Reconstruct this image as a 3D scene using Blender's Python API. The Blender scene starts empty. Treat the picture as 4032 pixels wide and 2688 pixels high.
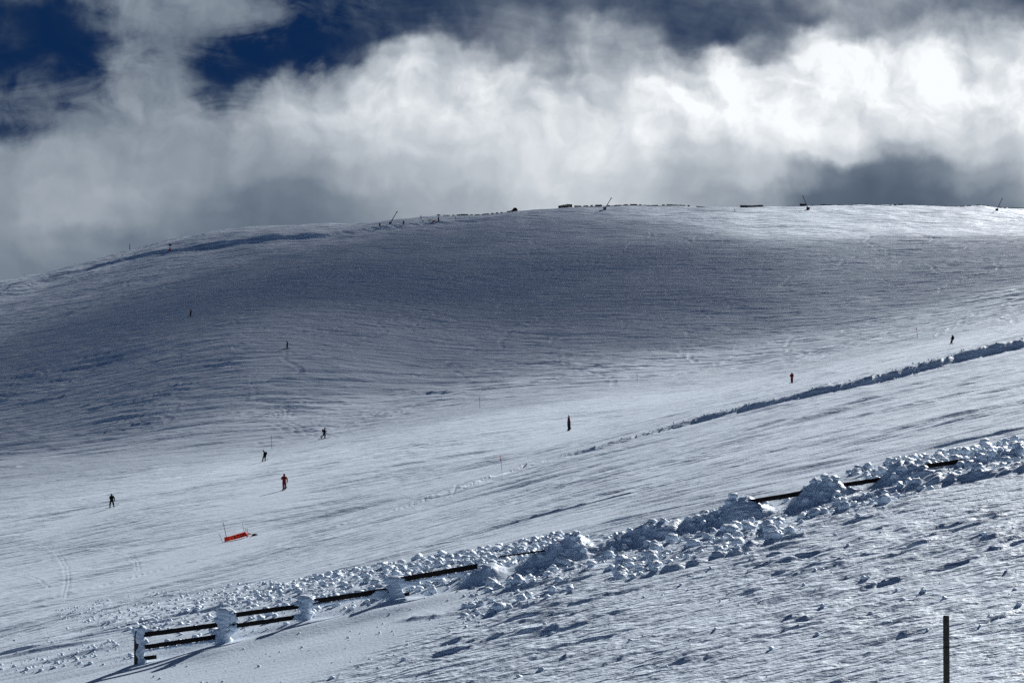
import bpy, bmesh, math, random
import numpy as np
from mathutils import Vector, Matrix

random.seed(5)
C = bpy.context.scene.collection
F = 7280.0; CU = 2016.0; VH = 1725.0        # focal length, centre column, horizon row of a 4032 px wide picture
K = 4032/2352.0
SUN_AZ = math.radians(35); SUN_EL = math.radians(31)
SUN = Vector((math.cos(SUN_EL)*math.sin(SUN_AZ), math.cos(SUN_EL)*math.cos(SUN_AZ), math.sin(SUN_EL)))

# ------------------------------------------------------------------ noise
rs = np.random.RandomState(7)
PERM = np.concatenate([rs.permutation(1024)]*2)
GA = rs.rand(1024)*2*np.pi
GX, GY = np.cos(GA), np.sin(GA)
def perlin(x, y, seed=0):
    x = np.asarray(x, float) + seed*37.3; y = np.asarray(y, float) + seed*91.7
    xi = np.floor(x).astype(np.int64); yi = np.floor(y).astype(np.int64)
    fx = x-xi; fy = y-yi
    xi &= 1023; yi &= 1023
    u = fx*fx*fx*(fx*(fx*6-15)+10); v = fy*fy*fy*(fy*(fy*6-15)+10)
    def g(i, j, dx, dy):
        h = PERM[(PERM[i & 1023]+j) & 1023]
        return GX[h]*dx+GY[h]*dy
    a = g(xi, yi, fx, fy); b = g(xi+1, yi, fx-1, fy)
    c = g(xi, yi+1, fx, fy-1); d = g(xi+1, yi+1, fx-1, fy-1)
    return ((a+(b-a)*u)+((c+(d-c)*u)-(a+(b-a)*u))*v)*1.5
def fbm(x, y, o=4, seed=0, gain=.5):
    s = 0; a = 1
    for i in range(o):
        s = s+a*perlin(x*2**i, y*2**i, seed+i*3); a *= gain
    return s
def ss(x, a, b):
    t = np.clip((x-a)/(b-a), 0, 1); return t*t*(3-2*t)

# ------------------------------------------------------------------ the large shape of the mountain
# depth (m) and image row of a few contour lines, for five columns across the slope
COLU = np.array([0, 1000, 2000, 3000, 4032.])
TD = np.array([
 [60, 60, 60, 60, 60], [90, 90, 90, 90, 90], [130, 130, 130, 130, 130], [150, 160, 174, 184, 193],
 [238, 215, 240, 300, 370], [360, 345, 390, 420, 450], [520, 480, 530, 560, 600],
 [650, 640, 670, 690, 710], [775, 780, 800, 820, 830], [900, 900, 930, 950, 960], [1200, 1400, 1400, 1400, 1400], [6000]*5], float)
TV = np.array([
 [2747, 2505, 2259, 2021, 1771], [2560, 2340, 2080, 1830, 1590], [2480, 2235, 1975, 1725, 1505], [2400, 2150, 1866, 1592, 1350],
 [2090, 1955, 1745, 1525, 1295], [1850, 1765, 1555, 1437, 1215], [1400, 1290, 1220, 1130, 1010],
 [1230, 1040, 960, 925, 905], [0]*5, [0]*5, [0]*5, [0]*5], float)
SIL_U = np.array([-1500, -400, 0, 190, 340, 515, 660, 780, 960, 1060, 1170, 1380, 1500, 1700, 1900, 2035, 2080, 2190, 2300, 2450, 2700, 3000, 3060, 3180, 3500, 3800, 4032, 5500.])
SIL_V = np.array([1420, 1190, 1115, 1080, 1043, 1001, 963, 934, 908, 903, 905, 898, 890, 872, 858, 846, 846, 836, 826, 824, 827, 832, 833, 826, 822, 827, 836, 880.])
def colinterp(vals, u):
    # smooth (Catmull-Rom) interpolation across columns with linear ends
    x = COLU; y = vals
    m = np.gradient(y, x)
    u2 = np.clip(u, -2500, 6500)
    i = np.clip(np.searchsorted(x, u2)-1, 0, len(x)-2)
    h = x[i+1]-x[i]; t = (u2-x[i])/h
    tc = np.clip(t, 0, 1)
    r = (2*tc**3-3*tc**2+1)*y[i]+(tc**3-2*tc**2+tc)*h*m[i]+(-2*tc**3+3*tc**2)*y[i+1]+(tc**3-tc**2)*h*m[i+1]
    r = r+np.where(t > 1, (t-1)*h*m[i+1], 0)+np.where(t < 0, t*h*m[i], 0)
    return r
NK = TD.shape[0]
def plane(x, y):
    xc = 45*np.tanh(x/45)
    return -9.62+.242*xc+.087*y
def base(x, y):
    x = np.asarray(x, float); y = np.asarray(y, float)
    yy = np.maximum(y, 30.)
    u = x/yy*F+CU
    uc = np.clip(u, -2500, 6500)
    D = []; Z = []
    for k in range(NK):
        d = np.clip(colinterp(TD[k], uc), TD[k].min()*.7, TD[k].max()*1.2)
        if k == 0:
            z = plane(x/yy*60., 60.+0*x); d = 60.+0*d
        elif k < 8:
            vv = colinterp(TV[k], uc)
            vv = np.where(u < -300, vv, vv)
            z = (VH-vv)/F*d
        else:
            s = np.interp(uc, SIL_U, SIL_V)
            zr = (VH-s)/F*colinterp(TD[8], uc)
            if k == 8: z = zr
            elif k == 9: z = zr-9
            elif k == 10: z = zr-120
            else: z = -420+0*zr
        D.append(d); Z.append(z)
    D = np.array(D); Z = np.array(Z)
    for k in range(1, NK): D[k] = np.maximum(D[k], D[k-1]+12)
    sl = (Z[1:]-Z[:-1])/(D[1:]-D[:-1])
    M = np.zeros_like(Z)
    h = D[1:]-D[:-1]
    for k in range(1, NK-1):
        w1 = 2*h[k]+h[k-1]; w2 = h[k]+2*h[k-1]
        pos = sl[k-1]*sl[k] > 0
        with np.errstate(divide='ignore', invalid='ignore'):
            hm = (w1+w2)/(w1/sl[k-1]+w2/sl[k])
        ar = .5*(sl[k-1]+sl[k])
        M[k] = np.where(pos, hm, 0.)
    M[0] = .087; M[-1] = 0
    out = np.array(plane(x, y))
    for k in range(NK-1):
        t = (yy-D[k])/h[k]
        sel = (t >= 0) & ((t < 1) | (k == NK-2))
        t = np.clip(t, 0, 1)
        v = (2*t**3-3*t**2+1)*Z[k]+(t**3-2*t**2+t)*h[k]*M[k]+(-2*t**3+3*t**2)*Z[k+1]+(t**3-t**2)*h[k]*M[k+1]
        out = np.where(sel, v, out)
    return out

def march(u, v, lo=34., hi=1000., fn=None):
    """ground point (x, y) seen at picture column u, row v"""
    ys = np.linspace(lo, hi, 9000); xs = (u-CU)/F*ys
    vv = VH-F*(fn or base)(xs, ys)/ys
    i = np.argmax(vv <= v)
    if vv[i] > v: i = int(np.argmin(vv))
    return float(xs[i]), float(ys[i])
def crest(u, fn=None):
    ys = np.linspace(500, 980, 3000); xs = (u-CU)/F*ys
    i = int(np.argmax((fn or base)(xs, ys)/ys))
    return float(xs[i]), float(ys[i])
def line(pts, lo=34., hi=1000.):
    p = [march(a*K, b*K, lo, hi) for a, b in pts]
    p.sort(); print([(round(a), round(b)) for a, b in p])
    return np.array([q[0] for q in p]), np.array([q[1] for q in p])

LIP = line([(-150, 1440), (120, 1375), (400, 1300), (600, 1252), (760, 1215), (900, 1175), (1050, 1128), (1200, 1079), (1330, 1042), (1480, 1000), (1600, 967), (1800, 922), (2000, 880), (2200, 833), (2352, 799), (2500, 762)])
REDGE = None
BANK = line([(0, 676), (110, 641), (230, 609), (300, 591), (390, 577), (480, 565), (600, 553), (750, 541), (870, 528), (1000, 513), (1100, 506), (1190, 499)], 300)
POSTS_U = [537, 878, 1205, 1552, 1886, 2211, 2555, 2905, 3223, 3557, 3890]
FY = 60.0
PX = [(u-CU)/F*FY for u in POSTS_U]

def macro(x, y):
    z = base(x, y)
    # plough bank (lip) between the two pistes: steep side towards the camera
    yl = np.interp(x, LIP[0], LIP[1], left=LIP[1][0], right=LIP[1][-1])
    xs_ = np.interp(x, [-60, -35, -12, -4, 12, 30, 45, 60, 80], [.08, .12, .17, .30, .5, .76, 1.05, 1.25, 1.3])
    near = (y > 90) & (y < 420)
    yl = yl+perlin(x*.1, x*0, 3)*1.2+perlin(x*.5, x*0, 13)*.2
    s = (y-yl)
    w = .2+xs_*.65
    prof = np.where(s < 0, np.clip(1+s/w, 0, 1)**1.3, np.exp(-s/(5+6*xs_)))
    crumb = 1+.16*fbm(x*.3, y*.15, 3, 5)
    z = z+np.where(near, xs_*prof*crumb*.78, 0)
    # small trough in front of the plough bank
    z = z-np.where(near, xs_*.25*np.exp(-((s+w+2)/2.5)**2), 0)
    # road cut along the top of the mountain
    yb = np.interp(x, BANK[0], BANK[1], left=BANK[1][0]-30, right=BANK[1][-1])
    hb = np.interp(x, [-194, -150, -131, -115, -95, -71, -52, -30, 0], [.5, .75, .9, 1.4, 1.6, 1.5, 1.2, 1.0, .5])
    hb = hb*(.95+.3*perlin(x*.09, x*0, 8))
    s = y-yb-2*perlin(x*.05, x*0, 4)
    prof = np.where(s < 0, np.clip(1+s/2.4, 0, 1), np.exp(-s/35.))
    inb = ss(x, BANK[0][0]-20, BANK[0][0]-5)*(1-ss(x, BANK[0][-1]-3, BANK[0][-1]+4))*(y > 400)
    z = z+hb*prof*inb-hb*.3*np.exp(-((s+7)/4.)**2)*inb
    # snow piled against the buried part of the fence
    win = np.exp(-((x-8.5)/.75)**4)+np.exp(-((x-11.4)/.75)**4)+np.exp(-((x-13.6)/.6)**4)+.5*np.exp(-((x+.1)/.6)**4)
    bk = ss(x, -2.2, 0.2)*(1-.5*ss(x, 11.5, 14))*(.34+.14*perlin(x*.6, x*0, 15)+.10*np.abs(perlin(x*2.2, y*2.2, 16)))*(1-.85*np.clip(win, 0, 1))
    s = y-(FY-.05+.14*perlin(x*.9, x*0, 6))
    prof = np.where(s < 0, np.clip(1+s/.75, 0, 1)**1.2, np.exp(-s/2.2))
    z = z+np.where((y > 52) & (y < 80), bk*prof, 0)
    for i, px in enumerate(PX):
        if i >= 4:
            hgt = [0, 0, 0, 0, .36, .46, .22, .34, .28, .36, .12][i]; r = [0, 0, 0, 0, .65, .75, .7, .8, .85, .75, .6][i]
            dx = (x-px-.12)/r; dy = (y-FY+.1)/.62
            z = z+hgt*np.exp(-(np.abs(dx)**3.2+np.abs(dy)**3.2))*(1+.2*fbm(x*1.6, y*1.6, 2, 31))
        elif i >= 1:
            # wind scoop ridges at the free posts
            z = z+[0, .05, .16, .20][i]*np.exp(-(((x-px)/.9)**2+((y-FY+.15)/.7)**2))
    # drift in front of the free part of the fence
    z = z+.16*np.exp(-((y-FY+1.5+.5*perlin(x*.5, x*0, 17))/.8)**2)*(1-ss(x, -2.5, -.5))*ss(x, -11.8, -9)
    z = z-.12*np.exp(-((y-FY-.35)/.5)**2)*(1-ss(x, -2.5, -.5))*ss(x, -12.8, -11)
    return z

_u = np.arange(60, 1330, 30.)
YUP = np.array([march(a*K, np.interp(a, [60, 150, 300, 450, 600, 800, 1000, 1250], [1405, 1396, 1368, 1358, 1343, 1318, 1284, 1240])*K, 50)[1] for a in _u])
YLO = np.array([march(a*K, np.interp(a, [60, 150, 300, 420, 500, 600], [1412, 1425, 1452, 1478, 1480, 1490])*K, 50)[1] for a in _u])
YLO = np.maximum(YLO, 60.7); UB = _u
DEL_Y = np.array([20, 45, 60, 90, 130, 200, 300, 450, 800, 2000.])
DEL_V = np.array([.1, .12, .17, .33, .5, .75, .9, 1.0, 1.4, 4.])
SPOTS = [(440, 2000), (1040, 1818), (1277, 1727), (1119, 1929), (2240, 1695), (3118, 1511), (3747, 1356), (750, 1246), (1130, 1373), (885, 2131), (960, 2112)]
SPOTS = [march(a, b, 60., fn=macro) for a, b in SPOTS]
RIDGES = [(line(p, 36), h) for p, h in [([(1440, 1336), (1560, 1308), (1680, 1274), (1765, 1246)], .2), ([(1900, 1165), (2000, 1140), (2100, 1122), (2200, 1104), (2352, 1084), (2420, 1070)], .2),
    ([(900, 1428), (1200, 1395), (1450, 1342)], .09), ([(1000, 1480), (1300, 1440), (1500, 1400)], .08), ([(1700, 1330), (1900, 1262), (2150, 1200)], .08), ([(1250, 1520), (1500, 1470), (1750, 1440)], .05), ([(2050, 1260), (2200, 1235), (2380, 1190)], .05), ([(1900, 1500), (2100, 1450), (2380, 1410)], .05)]]
def detail(x, y):
    z = detail_raw(x, y)
    m = 0
    for sx, sy in SPOTS:
        a = (x-sx+1.3)/(5. if sy < 400 else 7.); b = (y-sy+9)/(17. if sy < 400 else 20.)
        m = np.maximum(m, np.exp(-(a*a+b*b)**2))
    return z*(1-.96*m)
def detail_raw(x, y):
    u = x/np.maximum(y, 25.)*F+CU
    up = u/K
    dl = np.interp(y, DEL_Y, DEL_V)
    xb = np.interp(y, [40, 47, 50, 53.7, 59, 60], [-12, -9, -5.6, -2.2, -1.1, -1])
    rough = ss(x-xb+1.4*perlin(x*.4, y*.4, 2)+.6*perlin(x*1.3, y*1.3, 22), -1.4, 2.4)
    fg = 1-ss(y, 60, 66)
    hill = ss(y-np.interp(u, COLU, TD[5])-12*perlin(x*.02, y*.02, 4), -15, 20)
    top = ss(y-np.interp(u, COLU, TD[7]), -60, 20)
    mid = (1-fg)*(1-hill)
    # slope amplitude of the streaks in each zone
    sl = fg*(.02+.155*rough)+mid*(.10+.02*(1-ss(y, 150, 190))+.04*ss(perlin(x*.03, y*.05, 11), -.2, .5))+hill*(.31+.13*ss(perlin(x*.02, y*.012, 9), 0, .5))*(1-.35*top)
    ang = np.radians(6)*fg+np.radians(4)*mid+np.radians(-3)*hill
    ang = ang+.08*perlin(x*.02, y*.02, 21)
    s = x*np.cos(ang)+y*np.sin(ang); t = -x*np.sin(ang)+y*np.cos(ang)
    z = 0*x
    for i, lam in enumerate([.25, .42, .7, 1.2, 2., 3.4, 5.6, 11.]):
        r_ = lam/dl
        w = ss(r_, 1.5, 2.4)*(1-.8*ss(r_, 3.5, 8))*(1-ss(r_, 12, 24))
        if not np.any(w > 0): continue
        str_ = [4, 7, 5, 7, 6, 8, 5, 4][i]*(2.2+1.6*mid+2.2*hill)
        q = s/(lam*str_)
        n = perlin(t/lam+.6*perlin(s/(lam*9), t/(lam*4), 40+i), q, 50+i)
        n2 = perlin(t/lam*.8+.5*perlin(s/(lam*7), t/(lam*5), 45+i)+.05*s/lam, q*1.3, 150+i)
        rid = np.clip(1-np.abs(n2)*4.5, 0, 1)
        pat = np.clip(1+1.5*perlin(x/(lam*9), y/(lam*12), 60+i), .15, 2.2-1.0*hill-.5*fg)
        n3 = perlin(t/lam*1.1, s/(lam*(2.2+4*mid+6*hill)), 250+i)
        z = z+w*sl*lam*pat*(n*.55+rid*.45+n3*.6)*([1, 1, 1, .9, .8, .7, .5, .35][i]*(1-(fg*(.93 if lam > 1 else .6) if lam > .5 else 0))*(1-(hill*.68+mid*.5 if lam > 2.5 else 0)))
    # lumpy breakup: isotropic crumbs
    cr = fg*rough*(.5+.9*ss(perlin(x*.25, y*.5, 70), -.1, .4))*.9+mid*.15+hill*.12
    for i, lam in enumerate([.16, .32, .64, 1.6, 3.2]):
        w = ss(lam/dl, 1.0, 2.0)*(1-ss(lam/dl, 5, 10))*(1-(.8*fg if lam > .5 else 0))
        if not np.any(w > 0): continue
        n = (1-.5*fg)*.6*perlin(x/(lam*2.2), y/lam, 80+i)+.5*np.clip(1-np.abs(perlin(x/(lam*1.8), y/lam*.8, 86+i))*4, 0, 1)
        z = z+w*cr*lam*((.26-.17*fg) if lam < .5 else .12)*(n-.25)
    # a few strong machine tracks across the right foreground
    tt = t-54+.25*perlin(s*.12, s*0, 90)
    for c, dep in [(0, .05), (.8, .03), (1.3, .04), (-1.2, .04), (-2.2, .06), (-3.1, .04), (-4.4, .05), (-5.6, .06), (-6.5, .05), (-7.5, .06), (-8.3, .05), (-9.5, .06), (-10.6, .05), (-12.2, .06), (-13.5, .05), (3.2, .05), (2.4, .06)]:
        m = ss(perlin(s*.14, s*0+c, 91), -.25, .1)*(1+.7*perlin(x*1.3, y*1.3, 92))
        z = z+fg*rough*m*dep*.45*(np.exp(-((tt-c)/.11)**2)-.9*np.exp(-((tt-c+.25)/.13)**2))
    for k, c in enumerate(np.linspace(-17, 5, 15)):
        t3 = y-54-x*(.10+.05*math.sin(k*2.1))-c+.2*perlin(x*.3, x*0, 93+k)
        m = ss(perlin(x*.2, x*0+c, 94), .0, .25)
        z = z+fg*rough*m*.022*(np.exp(-(t3/.09)**2)-.9*np.exp(-((t3+.2)/.1)**2))
    for (lx, ly), hh in RIDGES:
        q = y-np.interp(x, lx, ly)-.12*perlin(x*1.5, x*0, 96)
        m = ss(x, lx[0]-.3, lx[0]+.8)*(1-ss(x, lx[-1]-.8, lx[-1]+.3))*(.6+.8*np.abs(perlin(x*1.1, y*1.1, 97)))
        z = z+hh*m*np.where(q < 0, np.clip(1+q/.34, 0, 1), np.exp(-q/.8))*(1+.5*perlin(x*3, y*3, 98))
    # rubble bands thrown up by the plough
    yrub = np.interp(up, UB, YUP); ylo = np.interp(up, UB, YLO)
    wd = (yrub-ylo)*.18+.4
    bandA = ss(up, 120, 230)*(1-ss(up, 1250, 1500))*ss(y-ylo, 0, wd*1.6)*(1-ss(y-yrub+1.2*perlin(x*.3, y*.2, 33), -wd, wd*.4))
    bandB = ss(x, -1, 1.5)*ss(y, 54.2, 56.4)*(1-ss(y, 59.8, 60.6))*(1-.8*ss(x, 8, 12))
    bandC = ss(x, 12, 14.5)*ss(y, 57, 58.5)*(1-ss(y, 64, 68))
    bd = np.clip(bandA*(.55-.25*ss(y, 75, 110))+bandB*.45*(.5+ss(perlin(x*.6, y*.6, 77), -.1, .4))+bandC*.3, 0, 1)
    if np.any(bd > 0):
        r = 0
        for i, lam in enumerate([.25, .5, 1.0]):
            r = r+lam*.26*(.55-np.abs(perlin(x/lam, y/(lam*1.1), 100+i))*1.7)
        z = z+bd*(r*.55+.05)
    # crusty plough bank
    yl = np.interp(x, LIP[0], LIP[1])
    hb = np.interp(x, [-60, -12, 12, 45, 80], [.1, .15, .35, .8, 1.])
    lm = np.exp(-((y-yl)/(2.5+hb*1.5))**2)*(y > 90)*(y < 420)
    z = z+lm*hb*.11*(.5-np.abs(perlin(x/.9, y/2.2, 110))*1.5+.5*perlin(x/.45, y/1.2, 111))
    # wind drifts near the top
    z = z+top*(y < 900)*(.7*fbm(x/26, y/22, 2, 120)+.30*np.maximum(0, perlin(x/14, y/8, 123)))
    # broad undulations
    z = z+.25*perlin(x/30, y/22, 130)*ss(y, 90, 200)+.05*perlin(x/4, y/3, 131)*fg
    return z
def H(x, y):
    x = np.atleast_1d(np.asarray(x, float)); y = np.atleast_1d(np.asarray(y, float))
    return macro(x, y)+detail(x, y)
def hz(x, y): return float(H(x, y)[0])

# ------------------------------------------------------------------ materials
def nodes(mat):
    mat.use_nodes = True; nt = mat.node_tree; nt.nodes.clear(); return nt
def N(nt, typ, **kw):
    n = nt.nodes.new(typ)
    for k, v in kw.items():
        if k in n.inputs.keys(): n.inputs[k].default_value = v
        else: setattr(n, k, v)
    return n
def L(nt, a, b): nt.links.new(a, b)
def simple(name, col, rough=.7, var=.25, scale=8., bump=.0, metallic=0., spec=.3):
    m = bpy.data.materials.new(name); nt = nodes(m)
    o = N(nt, 'ShaderNodeOutputMaterial'); p = N(nt, 'ShaderNodeBsdfPrincipled')
    p.inputs['Roughness'].default_value = rough; p.inputs['Metallic'].default_value = metallic
    p.inputs['Specular IOR Level'].default_value = spec
    tc = N(nt, 'ShaderNodeTexCoord'); nz = N(nt, 'ShaderNodeTexNoise'); nz.inputs['Scale'].default_value = scale; nz.inputs['Detail'].default_value = 5
    L(nt, tc.outputs['Object'], nz.inputs['Vector'])
    r = N(nt, 'ShaderNodeValToRGB')
    r.color_ramp.elements[0].position = .3; r.color_ramp.elements[1].position = .7
    r.color_ramp.elements[0].color = (*[c*(1-var) for c in col], 1); r.color_ramp.elements[1].color = (*[min(1, c*(1+var)) for c in col], 1)
    L(nt, nz.outputs['Fac'], r.inputs['Fac']); L(nt, r.outputs['Color'], p.inputs['Base Color'])
    if bump:
        b = N(nt, 'ShaderNodeBump'); b.inputs['Strength'].default_value = bump; b.inputs['Distance'].default_value = .02
        L(nt, nz.outputs['Fac'], b.inputs['Height']); L(nt, b.outputs['Normal'], p.inputs['Normal'])
    L(nt, p.outputs['BSDF'], o.inputs['Surface'])
    return m
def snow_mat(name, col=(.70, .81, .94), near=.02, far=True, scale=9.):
    m = bpy.data.materials.new(name); nt = nodes(m)
    o = N(nt, 'ShaderNodeOutputMaterial'); p = N(nt, 'ShaderNodeBsdfPrincipled')
    p.inputs['Roughness'].default_value = .5; p.inputs['Specular IOR Level'].default_value = .4
    tc = N(nt, 'ShaderNodeTexCoord')
    def nz(sx, sy, detail=3, seed=0.):
        mp = N(nt, 'ShaderNodeMapping'); mp.inputs['Scale'].default_value = (sx, sy, max(sx, sy)); mp.inputs['Location'].default_value = (seed, seed, seed)
        mp.inputs['Rotation'].default_value = (0, 0, math.radians(4)*(seed % 3-1))
        L(nt, tc.outputs['Object'], mp.inputs['Vector'])
        n = N(nt, 'ShaderNodeTexNoise'); n.inputs['Scale'].default_value = 1; n.inputs['Detail'].default_value = detail; L(nt, mp.outputs[0], n.inputs['Vector']); return n.outputs['Fac']
    def ma(op, a, b):
        n = N(nt, 'ShaderNodeMath'); n.operation = op
        for i, q in enumerate((a, b)):
            if isinstance(q, (int, float)): n.inputs[i].default_value = q
            else: L(nt, q, n.inputs[i])
        return n.outputs[0]
    n2 = nz(.35, .35, 6, 2.)
    r = N(nt, 'ShaderNodeValToRGB'); r.color_ramp.elements[0].position = .3; r.color_ramp.elements[1].position = .7
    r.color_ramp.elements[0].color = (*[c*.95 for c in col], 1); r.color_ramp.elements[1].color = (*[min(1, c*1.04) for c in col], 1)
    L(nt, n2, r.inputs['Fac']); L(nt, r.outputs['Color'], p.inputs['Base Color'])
    hgt = ma('MULTIPLY', nz(scale, scale, 4, 1.), near)
    if far:
        # wind ripples and scraped grain of the groomed snow, coarser where the slope is icier
        sp_ = N(nt, 'ShaderNodeSeparateXYZ'); L(nt, tc.outputs['Object'], sp_.inputs[0])
        def rng(a_, b_):
            q = N(nt, 'ShaderNodeMapRange'); q.inputs['From Min'].default_value = a_; q.inputs['From Max'].default_value = b_; L(nt, sp_.outputs['Y'], q.inputs['Value']); return q.outputs[0]
        h1 = ma('MULTIPLY', ma('MULTIPLY', nz(.9, 2.6, 3, 5.), .11), rng(62, 90))
        h2 = ma('MULTIPLY', ma('MULTIPLY', nz(.22, 1.0, 3, 9.), .28), rng(130, 260))
        h3 = ma('MULTIPLY', ma('MULTIPLY', nz(.12, .5, 2, 14.), 1.3), rng(330, 500))
        # churned crust right of the smooth drift
        q_ = ma('ADD', sp_.outputs['X'], ma('ADD', ma('MULTIPLY', sp_.outputs['Y'], -.5), 30.6))
        mk = N(nt, 'ShaderNodeMapRange'); mk.inputs['From Min'].default_value = -.5; mk.inputs['From Max'].default_value = 2.5; L(nt, q_, mk.inputs['Value'])
        mk2 = N(nt, 'ShaderNodeMapRange'); mk2.inputs['From Min'].default_value = 62; mk2.inputs['From Max'].default_value = 58; L(nt, sp_.outputs['Y'], mk2.inputs['Value'])
        cr_ = ma('ADD', ma('MULTIPLY', nz(3.2, 6.5, 5, 6.), .105), ma('MULTIPLY', nz(.7, 6., 3, 21.), .095))
        cr_ = ma('MULTIPLY', cr_, ma('MULTIPLY', mk.outputs[0], mk2.outputs[0]))
        hgt = ma('ADD', hgt, cr_)
        hgt = ma('ADD', ma('ADD', hgt, h1), ma('ADD', h2, h3))
    b = N(nt, 'ShaderNodeBump'); b.inputs['Strength'].default_value = 1.; b.inputs['Distance'].default_value = 1.
    L(nt, hgt, b.inputs['Height']); L(nt, b.outputs['Normal'], p.inputs['Normal'])
    L(nt, p.outputs['BSDF'], o.inputs['Surface'])
    return m
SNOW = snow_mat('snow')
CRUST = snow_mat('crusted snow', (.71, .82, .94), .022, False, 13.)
WOOD = simple('dark stained wood', (.018, .015, .014), .8, .4, 12, .5, spec=.15)
GREYWOOD = simple('weathered wood', (.07, .065, .05), .85, .4, 20, .6)
METAL = simple('galvanised metal', (.16, .18, .22), .5, .15, 6, metallic=.6)
DARKMETAL = simple('dark metal', (.03, .035, .045), .6, .2, 6, metallic=.2)
REDPAINT = simple('red paint', (.30, .03, .025), .5, .2, 4)
ORANGE = simple('orange plastic', (.75, .12, .06), .6, .15, 5)
BANNER = simple('red banner cloth', (.6, .12, .08), .85, .25, 3, .3)
_nt = BANNER.node_tree; _p = [n for n in _nt.nodes if n.type == 'BSDF_PRINCIPLED'][0]; _o = [n for n in _nt.nodes if n.type == 'OUTPUT_MATERIAL'][0]
_t = _nt.nodes.new('ShaderNodeBsdfTranslucent'); _t.inputs['Color'].default_value = (.8, .19, .12, 1); _m = _nt.nodes.new('ShaderNodeMixShader'); _m.inputs[0].default_value = .55
_nt.links.new(_p.outputs[0], _m.inputs[1]); _nt.links.new(_t.outputs[0], _m.inputs[2]); _nt.links.new(_m.outputs[0], _o.inputs['Surface'])
BANNERDARK = simple('dark red print', (.22, .015, .012), .85, .2, 3)
PINKW = simple('faded white print', (.75, .5, .47), .8, .1, 3)
OCHRE = simple('dark yellow print', (.16, .09, .01), .8, .2, 3)
BLACKC = simple('black cloth', (.005, .006, .008), .95, .3, 12, .2, spec=.05)
GREENC = simple('dark green cloth', (.006, .014, .011), .95, .3, 12, .2, spec=.05)
REDC = simple('red cloth', (.17, .012, .007), .9, .25, 12, .2)
DREDC = simple('dark red cloth', (.07, .006, .008), .85, .25, 12, .2)
DARKC = simple('charcoal cloth', (.02, .024, .03), .85, .3, 12, .2)
SKIN = simple('skin', (.45, .27, .19), .6, .1, 20)
WHITEP = simple('white plastic', (.75, .76, .78), .35, .05, 4, spec=.6)
BLACKP = simple('black plastic', (.012, .012, .014), .4, .2, 4)
BOARD = simple('snowboard topsheet', (.02, .016, .02), .4, .3, 3)
WIRE = simple('wire', (.01, .01, .011), .7, .2, 30)

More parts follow.
